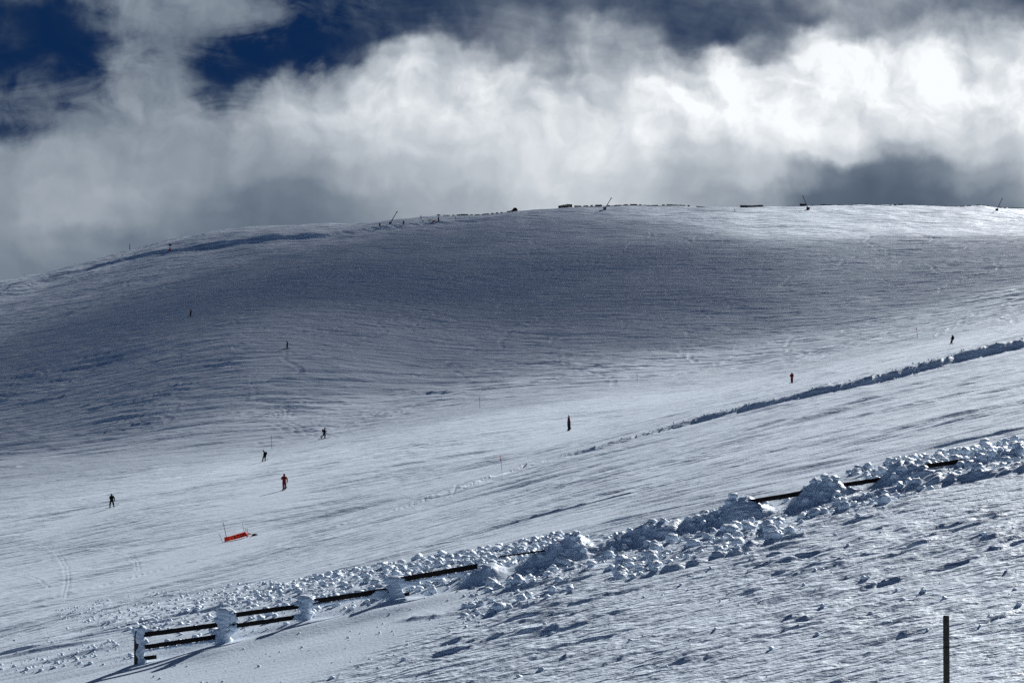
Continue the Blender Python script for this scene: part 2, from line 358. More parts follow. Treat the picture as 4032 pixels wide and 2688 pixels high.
def tag(o, label=None, cat=None, group=None, kind=None):
    if label: o['label'] = label
    if cat: o['category'] = cat
    if group: o['group'] = group
    if kind: o['kind'] = kind
    return o
def empty(name, loc, label, cat, group=None, rz=0.):
    o = bpy.data.objects.new(name, None); C.objects.link(o); o.location = loc; o.rotation_euler = (0, 0, rz)
    o.empty_display_size = .3
    return tag(o, label, cat, group)
def obj(name, verts, faces, mats, parent=None, smooth=False, fm=None):
    me = bpy.data.meshes.new(name)
    me.from_pydata([tuple(v) for v in verts], [], faces)
    if not isinstance(mats, (list, tuple)): mats = [mats]
    for m in mats: me.materials.append(m)
    if fm is not None: me.polygons.foreach_set('material_index', fm)
    if smooth: me.polygons.foreach_set('use_smooth', [True]*len(me.polygons))
    me.update()
    o = bpy.data.objects.new(name, me); C.objects.link(o)
    if parent: o.parent = parent
    return o
class MB:
    def __init__(s): s.v = []; s.f = []
    def tube(s, pts, rad, n=8, cap=True):
        pts = [Vector(p) for p in pts]
        if not isinstance(rad, (list, tuple)): rad = [rad]*len(pts)
        b0 = len(s.v)
        for i, p in enumerate(pts):
            d = (pts[min(i+1, len(pts)-1)]-pts[max(i-1, 0)]).normalized()
            a = d.cross(Vector((0, 0, 1)) if abs(d.z) < .9 else Vector((1, 0, 0))).normalized(); b = d.cross(a)
            for k in range(n):
                t = 2*math.pi*k/n
                s.v.append(p+(a*math.cos(t)+b*math.sin(t))*rad[i])
        for i in range(len(pts)-1):
            for k in range(n):
                q = b0+i*n
                s.f.append((q+k, q+(k+1) % n, q+n+(k+1) % n, q+n+k))
        if cap:
            s.f.append(tuple(range(b0+n-1, b0-1, -1))); q = b0+(len(pts)-1)*n; s.f.append(tuple(range(q, q+n)))
        return s
    def beam(s, a, b, w, h, up=(0, 0, 1), seg=1, jit=0.):
        """board from a to b, width w across, height h along up, edges slightly bevelled"""
        a = Vector(a); b = Vector(b); d = (b-a).normalized(); up = Vector(up)
        side = d.cross(up).normalized(); up = side.cross(d).normalized()
        c = min(w, h)*.12
        prof = [(-w/2+c, -h/2), (w/2-c, -h/2), (w/2, -h/2+c), (w/2, h/2-c), (w/2-c, h/2), (-w/2+c, h/2), (-w/2, h/2-c), (-w/2, -h/2+c)]
        b0 = len(s.v); n = 8
        for i in range(seg+1):
            p = a.lerp(b, i/seg)+up*random.uniform(-jit, jit)+side*random.uniform(-jit, jit)
            for (q, r) in prof: s.v.append(p+side*q+up*r)
        for i in range(seg):
            for k in range(n):
                q = b0+i*n
                s.f.append((q+k, q+(k+1) % n, q+n+(k+1) % n, q+n+k))
        s.f.append(tuple(range(b0+n-1, b0-1, -1))); q = b0+seg*n; s.f.append(tuple(range(q, q+n)))
        return s
    def blob(s, c, r, seed=0, sub=2, amp=.25, sc=1.5, M=None):
        bm = bmesh.new(); bmesh.ops.create_icosphere(bm, subdivisions=sub, radius=1.)
        b0 = len(s.v)
        from mathutils import noise
        for v in bm.verts:
            n = noise.fractal(v.co*sc+Vector((seed*7.1, seed*3.3, seed)), 1., 2., 3)
            p = v.co*(1+amp*n*1.6); p = Vector((p.x*r[0], p.y*r[1], p.z*r[2]))
            if M: p = M @ p
            s.v.append(Vector(c)+p)
        for f in bm.faces: s.f.append(tuple(b0+v.index for v in f.verts))
        bm.free(); return s
    def build(s, name, mat, parent=None, smooth=False): return obj(name, s.v, s.f, mat, parent, smooth)

# ------------------------------------------------------------------ terrain
def build_ground():
    def acc(segs, start):
        out = [start]; y = start
        for end, st in segs:
            n = max(1, int(round((end-y)/st)))
            out += list(np.linspace(y, end, n+1)[1:]); y = end
        return np.array(out)
    ys = acc([(0, 8), (32, 2), (46, .11), (72, .075), (95, .16), (130, .28), (250, .46), (450, .75), (640, 1.1), (850, 1.1), (980, 8)], -60)
    ys = np.concatenate([ys, np.geomspace(1000, 7000, 26)])
    ui = np.arange(-60, 4092, 3.9)
    left = ui[0]-np.geomspace(8, 16000, 60); right = ui[-1]+np.geomspace(8, 16000, 60)
    us = np.concatenate([left[::-1], ui, right])
    a = (us-CU)/F
    g = 20+np.logaddexp(0, (ys-20)/3.)*3.
    Y, A = np.meshgrid(ys, a, indexing='ij')
    X = A*g[:, None]
    nr, nc = Y.shape
    Z = np.empty_like(X)
    for j in range(0, nr, 100):
        Z[j:j+100] = macro(X[j:j+100], Y[j:j+100])+detail(X[j:j+100], Y[j:j+100])
    # ski tracks pressed into the snow
    yr = ys; 
    def stamp(pts, dep, wid):
        for i in range(len(pts)-1):
            (x0, y0), (x1, y1) = pts[i], pts[i+1]
            n = max(2, int(math.hypot(x1-x0, y1-y0)/.2))
            for q in range(n):
                t = q/n; x = x0+(x1-x0)*t; y = y0+(y1-y0)*t
                aa = x/y*F+CU
                c = np.searchsorted(us, aa); r = np.searchsorted(yr, y)
                if c < 5 or c > nc-5 or r < 5 or r > nr-5: continue
                r0, r1, c0, c1 = r-5, r+5, c-5, c+5
                d2 = (X[r0:r1, c0:c1]-x)**2+(Y[r0:r1, c0:c1]-y)**2
                key = -dep*np.exp(-d2/(wid*wid))+dep*.5*np.exp(-d2/(wid*wid*4))
                T[r0:r1, c0:c1] = np.where(np.abs(key) > np.abs(T[r0:r1, c0:c1]), key, T[r0:r1, c0:c1])
    T = np.zeros_like(Z)
    rnd = random.Random(11)
    for i in range(150):
        # swinging descents on the shaded face
        u0 = rnd.uniform(900, 4100) if rnd.random() < .8 else rnd.uniform(0, 4100)
        y = rnd.uniform(430, 700); x = (u0-CU)/F*y
        n = rnd.randint(8, 34); ph = rnd.uniform(0, 6); am = rnd.uniform(.2, 1.2); dr = rnd.uniform(-1.0, .2)
        pts = []
        for k in range(n):
            pts.append((x, y)); x += (math.sin(ph+k*rnd.uniform(.25, .35))*am+dr)*2.0; y -= rnd.uniform(1.2, 2.6)
        stamp(pts, rnd.uniform(.08, .22), rnd.uniform(.8, 1.1))
    for i in range(30):
        y = rnd.uniform(470, 700); x = rnd.uniform(-90, 120); pts = []
        for k in range(rnd.randint(15, 45)):
            pts.append((x, y)); x += 2.6; y += rnd.uniform(-.5, .7)
        stamp(pts, rnd.uniform(.1, .2), 1.15)
    # carved arcs on the pistes
    def pxline(pts, dep, wid):
        stamp([march(p*K, q*K, 62) for p, q in pts], dep, wid)
    for off in (0, 9):
        pxline([(118-off, 1258), (140-off, 1278), (157-off, 1305), (160-off, 1335), (152-off, 1375)], .03, .16)
        pxline([(262-off, 1262), (300-off, 1275), (318-off, 1290), (322-off, 1312)], .03, .15)
    pxline([(20, 1318), (60, 1322), (90, 1335), (112, 1350)], .05, .15)
    pxline([(1052, 1110), (1046, 1130), (1030, 1145), (1005, 1160)], .05, .2)
    pxline([(1090, 795), (1150, 800), (1240, 805), (1320, 812), (1400, 806)], .14, .6)
    for dx in (0, 26, 44): pxline([(618+dx, 972-dx*.03), (650+dx, 986-dx*.03), (690+dx, 996-dx*.03), (730+dx, 1003)], .12, .7)
    for r0 in range(60):
        y = rnd.uniform(100, 330); x = rnd.uniform(-.25, .25)*y; pts = []
        sl = rnd.uniform(-.25, .1); b = rnd.uniform(-.015, .015)
        for k in range(rnd.randint(10, 50)):
            pts.append((x, y)); x += 1.; y += sl; sl += b
        stamp(pts, rnd.uniform(.02, .05), rnd.uniform(.2, .4))
    Z += T
    v = np.stack([X, Y, Z], -1).reshape(-1, 3).astype(np.float32)
    me = bpy.data.meshes.new('snow_slope')
    me.vertices.add(len(v)); me.vertices.foreach_set('co', v.ravel())
    idx = np.arange(nr*nc).reshape(nr, nc)
    q = np.stack([idx[:-1, :-1], idx[:-1, 1:], idx[1:, 1:], idx[1:, :-1]], -1).reshape(-1, 4)
    me.loops.add(q.size); me.loops.foreach_set('vertex_index', q.ravel().astype(np.int32))
    me.polygons.add(len(q)); me.polygons.foreach_set('loop_start', (np.arange(len(q))*4).astype(np.int32))
    me.polygons.foreach_set('use_smooth', np.ones(len(q), bool))
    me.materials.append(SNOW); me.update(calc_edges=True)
    o = bpy.data.objects.new('ground', me); C.objects.link(o)
    tag(o, 'snow covered ski slope rising to a rounded ridge', None, None, 'structure')
    print('ground verts', len(v))
build_ground()

# ------------------------------------------------------------------ snow rubble
ICO = []
for q in range(6):
    bm = bmesh.new(); bmesh.ops.create_icosphere(bm, subdivisions=2, radius=1.)
    from mathutils import noise as mnoise
    vs = []
    for v in bm.verts:
        n = mnoise.fractal(v.co*1.3+Vector((q*9.1, q*3.7, 1)), 1., 2., 3)
        c = mnoise.cell(v.co*1.2+Vector((q*5., 0, 0)))
        vs.append(list(v.co*(.85+.5*n+.15*c)))
    ICO.append((np.array(vs), np.array([[v.index for v in f.verts] for f in bm.faces]))); bm.free()
def rotm(rnd):
    e = rnd.uniform(0, 2*np.pi, 3)
    return np.array(Matrix.Rotation(e[0], 3, 'X') @ Matrix.Rotation(e[1], 3, 'Y') @ Matrix.Rotation(e[2], 3, 'Z'))
rr = np.random.RandomState(3)
PTS = []   # x, y, r
def scat(n, fx, fy, rlo, rhi, pw=2.5, keep=None):
    x = fx(n); y = fy(n)
    if keep is not None:
        k = keep(x, y); x = x[k]; y = y[k]
    r = rlo+(rhi-rlo)*rr.rand(len(x))**pw
    PTS.append(np.stack([x, y, r], 1))
U = rr.uniform
na = 4300
ua = U(130, 1290, na); fa = 1-U(0, 1, na)**1.25
yu_, yl_ = np.interp(ua, UB, YUP), np.interp(ua, UB, YLO)
# even in the picture's rows rather than in depth
ya = 1/(1/yl_+(1/yu_-1/yl_)*fa)+rr.normal(0, .25, na)
PTS.append(np.stack([(ua*K-CU)/F*ya, ya, .028+.17*rr.rand(na)**3.4*(.55+.45*ss(ua, 200, 700))], 1))
nb = 420; ub = U(0, 330, nb); vb = 1395+U(0, 1, nb)*130+ub*.1
yb_ = np.interp(vb, [1395, 1430, 1475, 1560], [118, 98, 66, 60])
PTS.append(np.stack([(ub*K-CU)/F*yb_, yb_, .02+.08*rr.rand(nb)**3], 1))
scat(3300, lambda n: U(-1.5, 13, n), lambda n: 59.6-U(0, 1, n)**1.0*6.5, .018, .23, 11., lambda x, y: (perlin(x*.45, y*.45, 5) > -.2) & (y > 59.9-6.5*(1-ss(x, 5, 13)*.55)))
scat(1000, lambda n: U(12, 18, n), lambda n: U(58, 67, n), .025, .24, 5.)
scat(900, lambda n: U(-1.5, 14, n), lambda n: 59.9+rr.normal(0, .55, n)+.3, .02, .2, 6., lambda x, y: (perlin(x*.8, y*.8, 41) > -.25) & ~((y < 59.95) & ((abs(x-8.5) < .8) | (abs(x-11.4) < .8) | (abs(x-13.6) < .7))))
scat(1100, lambda n: U(-5, 14, n), lambda n: U(36, 57, n), .012, .09, 5, lambda x, y: perlin(x*.35, y*.5, 6) > .05)
scat(90, lambda n: U(-11, 0, n), lambda n: U(50, 59, n), .02, .06, 2.)
LX = U(0, 85, 700); PTS.append(np.stack([LX, np.interp(LX, LIP[0], LIP[1])+rr.normal(.8, .9+LX*.012, 700), .03+.13*rr.rand(700)**4*(.5+LX/60)], 1))
P = np.concatenate(PTS)
_x, _y = P[:, 0], P[:, 1]
P = P[~((_y > 58.4) & (_y < 60.05) & ((abs(_x-8.55) < .85) | (abs(_x-11.5) < .75) | (abs(_x-13.5) < .65)) & (P[:, 2] > .045))]
Zp = H(P[:, 0], P[:, 1])
order = np.argsort(-P[:, 2]/P[:, 1])
nbig = 46
BIGI = [i for i in order if P[i, 1] < 72][:nbig]
vv = []; ff = []; off = 0
bigset = set(BIGI)
for i in range(len(P)):
    if i in bigset: continue
    vs, fs = ICO[i % 6]; r = P[i, 2]
    m = rotm(rr); s = np.array([1, rr.uniform(.7, 1.1), rr.uniform(.55, .9)])*r
    q = (vs @ m.T)*s+np.array([P[i, 0], P[i, 1], Zp[i]+r*.28])
    vv.append(q); ff.append(fs+off); off += len(vs)
vv = np.concatenate(vv); ff = np.concatenate(ff)
me = bpy.data.meshes.new('snow_rubble'); me.vertices.add(len(vv)); me.vertices.foreach_set('co', vv.ravel())
me.loops.add(ff.size); me.loops.foreach_set('vertex_index', ff.ravel().astype(np.int32))
me.polygons.add(len(ff)); me.polygons.foreach_set('loop_start', (np.arange(len(ff))*3).astype(np.int32))
me.polygons.foreach_set('use_smooth', np.ones(len(ff), bool)); me.materials.append(CRUST); me.update(calc_edges=True)
o = bpy.data.objects.new('snow_rubble', me); C.objects.link(o)
tag(o, 'small crumbs of ploughed snow scattered beside the fence', 'snow rubble', None, 'stuff')
mm = bpy.data.meshes.new('snow_chunk')
for q, i in enumerate(BIGI):
    vs, fs = ICO[q % 6]
    mb = MB(); r = float(P[i, 2])
    mb.blob((0, 0, 0), (r, r*rr.uniform(.8, 1.), r*rr.uniform(.65, .9)), seed=q, sub=3, amp=.22, sc=1.4)
    o = mb.build('snow_chunk', CRUST, None, True)
    o.location = (float(P[i, 0]), float(P[i, 1]), float(Zp[i])+r*.35); o.rotation_euler = (rr.uniform(-.4, .4), rr.uniform(-.4, .4), rr.uniform(0, 6))
    tag(o, 'large lump of ploughed snow lying beside the half buried fence', 'snow chunk', 'lumps of ploughed snow along the fence')

# ------------------------------------------------------------------ wooden fence half buried in snow
def W(u, v, D=FY): return Vector(((u-CU)/F*D, D, (VH-v)/F*D))
fence = empty('wooden_fence', (PX[0], FY, hz(PX[0], FY)), 'dark wooden rail fence with snow crusted posts, sinking into ploughed snow to the right', 'fence')
fo = Vector(fence.location)
def rel(p): return Vector(p)-fo
tops = [2474, 2404, 2352, 2275, 2215, 2125, 2070, 1975, 1925, 1848, 1790]
for i, u in enumerate(POSTS_U):
    x = PX[i]; gz = hz(x, FY)
    top = W(u, tops[i]).z if i < 4 else gz-.04
    b = MB(); b.beam(rel((x, FY+.04, gz-1.)), rel((x, FY+.04, top-.03)), .15, .15, up=(0, 1, 0), seg=6, jit=.004)
    p = b.build('post', GREYWOOD if i == 0 else WOOD, fence)
    if i < 4:
        # rime and snow plastered on the post (mostly its right, windward side)
        c = MB()
        h = top-gz
        w = [.13, .22, .2, .24][i]; ox = [.17, .03, .02, .05][i]
        n = 9
        for k in range(n):
            t = k/(n-1)
            ww = w*(1+.25*math.sin(k*2.3+i)+(.25 if t > .75 else 0)-(.12 if .4 < t < .7 else 0)+(.3*(1-t) if i in (1, 3) else 0))
            c.blob(rel((x+ox+.03*math.sin(k*1.7+i), FY-.02, gz-.05+h*t)), (ww, .2, h/n*1.15+.03), seed=i*20+k, sub=3, amp=.16, sc=2.2)
        c.blob(rel((x+ox*.5, FY+.02, top-.0)), (w*1.35+(.03 if i == 0 else 0), .2, .09), seed=i+70, sub=3, amp=.25, sc=2.)
        # rime arms along the rails
        if i == 0:
            c.blob(rel((x+.34, FY, top-.06)), (.2, .1, .06), seed=3, sub=3, amp=.3)
            c.blob(rel((x+.3, FY, top-.42)), (.1, .1, .1), seed=5, sub=3, amp=.3)
            c.blob(rel((x-.09, FY+.02, top-.1)), (.07, .12, .12), seed=8, sub=3, amp=.3)
        if i == 1:
            c.blob(rel((x+.3, FY, top-.2)), (.2, .14, .2), seed=13, sub=3, amp=.3); c.blob(rel((x+.34, FY, top-.52)), (.18, .14, .16), seed=15, sub=3, amp=.35)
            c.blob(rel((x-.24, FY, top-.72)), (.16, .12, .09), seed=16, sub=3, amp=.35)
        if i == 2:
            c.blob(rel((x+.26, FY, top-.12)), (.24, .12, .09), seed=23, sub=3, amp=.3); c.blob(rel((x-.26, FY, top-.2)), (.2, .12, .08), seed=24, sub=3, amp=.35)
            c.blob(rel((x-.25, FY, top-.62)), (.2, .13, .12), seed=26, sub=3, amp=.3)
        if i == 3:
            c.blob(rel((x+.45, FY, top-.16)), (.42, .16, .12), seed=33, sub=3, amp=.3); c.blob(rel((x-.35, FY, top-.5)), (.35, .16, .16), seed=34, sub=3, amp=.3)
        c.build('snow_crust', CRUST, fence, True)
rails = [((545, 2500), (862, 2457), .155), ((545, 2549), (862, 2503), .145), ((562, 2590), (618, 2583), .13),
         ((895, 2423), (1200, 2382), .15), ((895, 2466), (1200, 2424), .145),
         ((1215, 2369), (1540, 2319), .165),
         ((1570, 2281), (1880, 2227), .165), ((1572, 2342), (1613, 2336), .11),
         ((1965, 2190), (2150, 2166), .05),
         ((2905, 1981), (3215, 1930), .15), ((3235, 1920), (3545, 1874), .14), ((3560, 1846), (3860, 1802), .14), ((3570, 1866), (3700, 1850), .1)]
for a, b_, h in rails:
    b = MB(); p, q = W(*a), W(*b_)
    p.y = q.y = FY-.07-(.12 if a[0] > 2800 else 0)
    b.beam(rel(p), rel(q), .045, h, seg=10, jit=.006); b.build('rail', WOOD, fence)
# icicles and rime hanging under the rails
for a, b_, h in (rails[5], rails[6], rails[1]):
    c = MB(); p, q = W(*a), W(*b_)
    for k in range(34):
        t = .04+.92*k/33; w = p.lerp(q, t)
        c.blob(rel((w.x, FY-.05, w.z-h*.5-.05)), (.075, .05, random.uniform(.025, .085)), seed=k+300, sub=2, amp=.3)
    c.build('rime', CRUST, fence, True)

# ------------------------------------------------------------------ wire fence in the foreground
wp = 28.6; wx = (3727-CU)/F*wp
gz = hz(wx, wp)
wf = empty('wire_fence', (wx, wp, gz), 'round dark wooden post with one thin wire running across the foreground', 'fence')
topz = (VH-2422)/F*wp
b = MB(); b.tube([(0, 0, -.4), (.0, 0, .4), (.003, 0, 1.2), (-.006, 0, topz-gz-.02), (-.006, 0, topz-gz)], [.052, .052, .05, .048, .042], 20); b.build('post', GREYWOOD, wf, True)
b = MB(); b.tube([(0, 0, (VH-2547)/F*wp-gz-.006), (0, 0, (VH-2547)/F*wp-gz+.006)], .056, 20); b.build('wire_tie', WIRE, wf)
def wirept(u, v, D): return Vector(((u-CU)/F*D-wx, D-wp, (VH-v)/F*D-gz))
b = MB(); pts = []
A_, B_, C_ = wirept(2650, 2735, 33.), wirept(3727, 2543, wp), wirept(4300, 2455, 26.8)
for k in range(21):
    t = k/20; p = A_.lerp(B_, t); p.z -= .10*4*t*(1-t)*.5; pts.append(p)
pts[-1].y -= .055
for k in range(1, 11):
    t = k/10; p = B_.lerp(C_, t); p.z -= .02*4*t*(1-t); p.y -= .055*(1-t); pts.append(p)
b.tube(pts, .0045, 6); b.build('wire', WIRE, wf)

# ------------------------------------------------------------------ people
def seg_dist(p, a, b):
    ab = b-a; t = max(0, min(1, (p-a).dot(ab)/max(1e-9, ab.length_squared))); return (p-(a+ab*t)).length
def person(u, v, hpx, pose, cols, label, extra=None, face=0., lo=60.):
    """pose: joint name -> (x, y, z) for a figure 1.75 m tall, x to the right of the picture, y away from the camera, feet at z = 0"""
    x, y = march(u, v, lo, fn=macro)
    z = hz(x, y)
    sc = hpx*y/F/1.75
    print('person', label[:40], 'depth %.0f scale %.2f' % (y, sc))
    sc = min(max(sc*1.08, .95), 1.2); z += .07
    root = empty('person', (x, y, z), label, 'person', 'people on the slope'); root.rotation_euler = (0, 0, face)
    J = {}
    J.update(dict(pelvis=(0, 0, .93), waist=(0, 0, 1.08), chest=(0, 0, 1.28), neck=(0, 0, 1.46), head=(0, 0, 1.56), crown=(0, 0, 1.68)))
    J.update(dict(lsh=(-.19, 0, 1.40), lel=(-.27, 0, 1.12), lha=(-.30, -.03, .88), rsh=(.19, 0, 1.40), rel=(.27, 0, 1.12), rha=(.30, -.03, .88)))
    J.update(dict(lhi=(-.10, 0, .88), lkn=(-.12, 0, .48), lan=(-.13, 0, .10), rhi=(.10, 0, .88), rkn=(.12, 0, .48), ran=(.13, 0, .10), ltoe=(-.13, .16, .05), rtoe=(.13, .16, .05)))
    J.update({k: q for k, q in pose.items() if k != 'look'})
    R = dict(pelvis=.155, waist=.15, chest=.18, neck=.075, head=.095, crown=.07, lsh=.095, rsh=.095, lel=.068, rel=.068, lha=.045, rha=.045, lhi=.12, rhi=.12, lkn=.088, rkn=.088, lan=.07, ran=.07, ltoe=.05, rtoe=.05)
    E = [('pelvis', 'waist', 1), ('waist', 'chest', 1), ('chest', 'neck', 1), ('neck', 'head', 3), ('head', 'crown', 3)]
    for s in 'lr': E += [('chest', s+'sh', 1), (s+'sh', s+'el', 1), (s+'el', s+'ha', 1), ('pelvis', s+'hi', 2), (s+'hi', s+'kn', 2), (s+'kn', s+'an', 2), (s+'an', s+'toe', 4)]
    names = ['pelvis']+[n for n in J if n != 'pelvis']; pos = [Vector(J[n])*sc for n in names]; rad = [R[n]*1.24*sc for n in names]
    ix = {n: i for i, n in enumerate(names)}
    edges = [(ix[a], ix[b]) for a, b, m in E]; em = [m for a, b, m in E]
    for s in 'lr':   # gloved hands: palm, four fingers, thumb
        e_, h_ = Vector(J[s+'el']), Vector(J[s+'ha']); d = (h_-e_).normalized()
        a = d.cross(Vector((1, 0, 0)) if abs(d.x) < .8 else Vector((0, 1, 0))).normalized(); c = d.cross(a)
        palm = len(pos); pos.append((h_+d*.07)*sc); rad.append(.04*sc); edges.append((ix[s+'ha'], palm)); em.append(4)
        for k in range(4):
            o_ = a*(k-1.5)*.022; l = [.06, .075, .07, .05][k]
            i1 = len(pos); pos.append((h_+d*(.10+l*.45)+o_)*sc); rad.append(.012*sc); edges.append((palm, i1)); em.append(4)
            pos.append((h_+d*(.09+l*.8)+o_+c*.03)*sc); rad.append(.010*sc); edges.append((i1, i1+1)); em.append(4)
        i1 = len(pos); pos.append((h_+d*.07+a*.05+c*.02)*sc); rad.append(.013*sc); edges.append((palm, i1)); em.append(4)
    me = bpy.data.meshes.new('body'); me.from_pydata([tuple(p) for p in pos], edges, [])
    o = bpy.data.objects.new('body', me); C.objects.link(o)
    sk = o.modifiers.new('s', 'SKIN'); sk.use_smooth_shade = True
    for i, r in enumerate(rad):
        me.skin_vertices[0].data[i].radius = (r, r); me.skin_vertices[0].data[i].use_root = (i == 0)
    o.modifiers.new('u', 'SUBSURF').levels = 1
    dg = bpy.context.evaluated_depsgraph_get(); ev = o.evaluated_get(dg)
    nm = bpy.data.meshes.new_from_object(ev); nm.name = 'body'
    o.modifiers.clear(); o.data = nm; bpy.data.meshes.remove(me)
    nm.materials.clear()
    for m in [cols['jacket'], cols['jacket'], cols['pants'], SKIN, cols.get('boots', BLACKP)]: nm.materials.append(m)
    mi = []
    segs = [(pos[a], pos[b], m, .5*(rad[a]+rad[b])) for (a, b), m in zip(edges, em)]
    for p in nm.polygons:
        c = p.center; best = min(segs, key=lambda s: seg_dist(c, s[0], s[1])-s[3])
        mi.append(best[2])
    nm.polygons.foreach_set('material_index', mi); nm.update()
    o.parent = root
    hd = Vector(J['head'])*sc; cr = Vector(J['crown'])*sc
    b = MB(); b.blob(hd+(cr-hd)*.55+Vector((0, .01, 0)), (.125*sc, .14*sc, .115*sc), 1, 3, .02); b.build('helmet', cols.get('helmet', BLACKP), root, True)
    fd = Vector(pose.get('look', (0, 1, 0))).normalized()
    b = MB(); b.blob(hd+(cr-hd)*.3+fd*.09*sc, (.075*sc, .075*sc, .04*sc), 2, 2, .02); b.build('goggles', DARKMETAL, root, True)
    if cols.get('pack'):
        c = (Vector(J['waist']).lerp(Vector(J['chest']), .75)+Vector(cols.get('packoff', (0, -.2, 0))))*sc
        b = MB(); b.blob(c, (.15*sc, .13*sc, .25*sc), 4, 3, .08, 1.); b.build('backpack', cols['pack'], root, True)
    # legs end on boots
    for s in 'lr':
        a_, t_ = Vector(J[s+'an'])*sc, Vector(J[s+'toe'])*sc
        b = MB(); b.tube([a_+Vector((0, 0, .16*sc)), a_+Vector((0, 0, .02)), a_+Vector((0, 0, -.05*sc))], [.075*sc, .085*sc, .09*sc], 10)
        b.tube([a_+Vector((0, 0, -.03*sc))-(t_-a_)*.5, t_+(t_-a_)*.3+Vector((0, 0, .01))], [.065*sc, .055*sc], 10); b.build('boot', cols.get('boots', BLACKP), root, True)
    return root, sc, Vector((x, y, z)), J
def glider(name, root, sc, a, b, w, label, cat, mat=BOARD, th=.045, tip=.12, group=None):
    """ski or snowboard under the feet; a, b are its ends in the person's local coordinates"""
    M = Matrix.Translation(root.location) @ Matrix.Rotation(root.rotation_euler.z, 4, 'Z')
    a = M @ (Vector(a)*sc); b = M @ (Vector(b)*sc); a.z += .03; b.z += .03
    mid = (a+b)/2; d = (b-a); ln = d.length; d.normalize()
    up = Vector((0, 0, 1)); side = d.cross(up).normalized(); up = side.cross(d)
    vs = []; fs = []; n = 18
    for i in range(n+1):
        t = i/n*2-1; wid = w*.5*sc*(1-.15*(1-t*t))*math.sqrt(max(.02, 1-max(0, (abs(t)-.82)/.18)**2))
        rise = tip*sc*max(0, (abs(t)-.72)/.28)**2
        c = d*(t*ln/2)+up*rise
        for q in (-1, 1):
            vs.append(c+side*q*wid); vs.append(c+side*q*wid+up*th*sc)
    for i in range(n):
        o_ = i*4; m = o_+4
        fs += [(o_+1, o_+3, m+3, m+1), (o_, m, m+2, o_+2), (o_, o_+1, m+1, m), (o_+2, m+2, m+3, o_+3)]
    fs += [(0, 2, 3, 1), (n*4, n*4+1, n*4+3, n*4+2)]
    o = obj(name, vs, fs, mat); o.location = mid
    tag(o, label, cat, group); return o
def pole(root, sc, hand, tip, label):
    M = Matrix.Translation(root.location) @ Matrix.Rotation(root.rotation_euler.z, 4, 'Z')
    h = M @ (Vector(hand)*sc); t = M @ (Vector(tip)*sc)
    r = empty('ski_pole', t, label, 'ski pole', 'ski poles')
    d = h-t; b = MB(); b.tube([(0, 0, 0), d*1.03], [.008, .011], 8); b.build('shaft', DARKMETAL, r)
    b = MB(); b.tube([d*.93, d*1.06], [.018, .018], 8); b.build('grip', BLACKP, r)
    b = MB(); b.tube([d*.05, d*.06], [.05, .05], 10); b.build('basket', BLACKP, r)

G = 'gear on the slope'
# 1 standing snowboarder, far left
r, s, l, J = person(440, 2000, 52, dict(lan=(-.22, 0, .08), ran=(.26, .0, .20), lkn=(-.2, -.02, .50), rkn=(.19, -.03, .54), ltoe=(-.2, -.16, .03), rtoe=(.3, -.16, .16), lsh=(-.2, 0, 1.38), lel=(-.24, .1, 1.12), lha=(-.12, .2, .98), rel=(.33, 0, 1.15), rha=(.36, -.02, .88), head=(-.03, .02, 1.56), crown=(-.03, .03, 1.68), lhi=(-.11, 0, .88), rhi=(.11, 0, .88), look=(-.5, .8, 0)),
  dict(jacket=GREENC, pants=BLACKC), 'person in a dark green jacket standing astride a snowboard, lowest of all on the piste')
glider('snowboard', r, s, (-.8, -.02, -.15), (.95, -.02, .37), .28, 'snowboard under the person in the dark green jacket', 'snowboard', tip=.08)
# 2 snowboarder with backpack
r, s, l, J = person(1040, 1818, 43, dict(pelvis=(.14, 0, .86), waist=(.15, 0, 1.02), chest=(.1, 0, 1.25), neck=(.0, 0, 1.43), head=(-.08, 0, 1.52), crown=(-.1, 0, 1.65), lsh=(.02, -.17, 1.36), rsh=(.06, .17, 1.36), lel=(.0, -.22, 1.12), lha=(-.06, -.2, .92), rel=(.02, .24, 1.12), rha=(-.08, .22, .94),
  lhi=(.05, -.08, .84), rhi=(.2, .08, .84), lkn=(-.14, -.03, .56), rkn=(.12, .02, .5), lan=(-.22, 0, .06), ran=(.18, 0, .14), ltoe=(-.32, -.1, .02), rtoe=(.06, -.1, .1), look=(-1, 0, -.2)),
  dict(jacket=BLACKC, pants=BLACKC, pack=DARKC, packoff=(.2, 0, .02)), 'person in black with a backpack and bent knees riding a snowboard')
glider('snowboard', r, s, (-.55, -.1, -.12), (.6, .25, .28), .28, 'snowboard under the person in black with the backpack', 'snowboard', tip=.08)
# 3 ski tourer walking uphill
r, s, l, J = person(1277, 1727, 41, dict(pelvis=(-.02, 0, .92), waist=(.0, 0, 1.08), chest=(.04, 0, 1.3), neck=(.06, 0, 1.47), head=(.1, 0, 1.57), crown=(.11, 0, 1.69), lsh=(.05, -.18, 1.4), rsh=(.05, .18, 1.4), lel=(.12, -.2, 1.16), lha=(.36, -.2, 1.14), rel=(.1, .2, 1.12), rha=(.22, .24, .9),
  lhi=(-.03, -.09, .88), rhi=(.0, .09, .88), lkn=(-.14, -.08, .5), rkn=(.1, .09, .5), lan=(-.52, -.08, .18), ran=(.03, .08, .08), ltoe=(-.4, -.08, .06), rtoe=(.2, .08, .06), look=(1, 0, 0)),
  dict(jacket=BLACKC, pants=BLACKC, pack=BLACKC, packoff=(-.26, 0, .0), boots=REDPAINT), 'person in black walking uphill to the right on skis with a backpack and red boots')
glider('ski', r, s, (-.75, .08, -.16), (.95, .08, .16), .1, 'front ski under the striding person with the red boots', 'ski', group='skis')
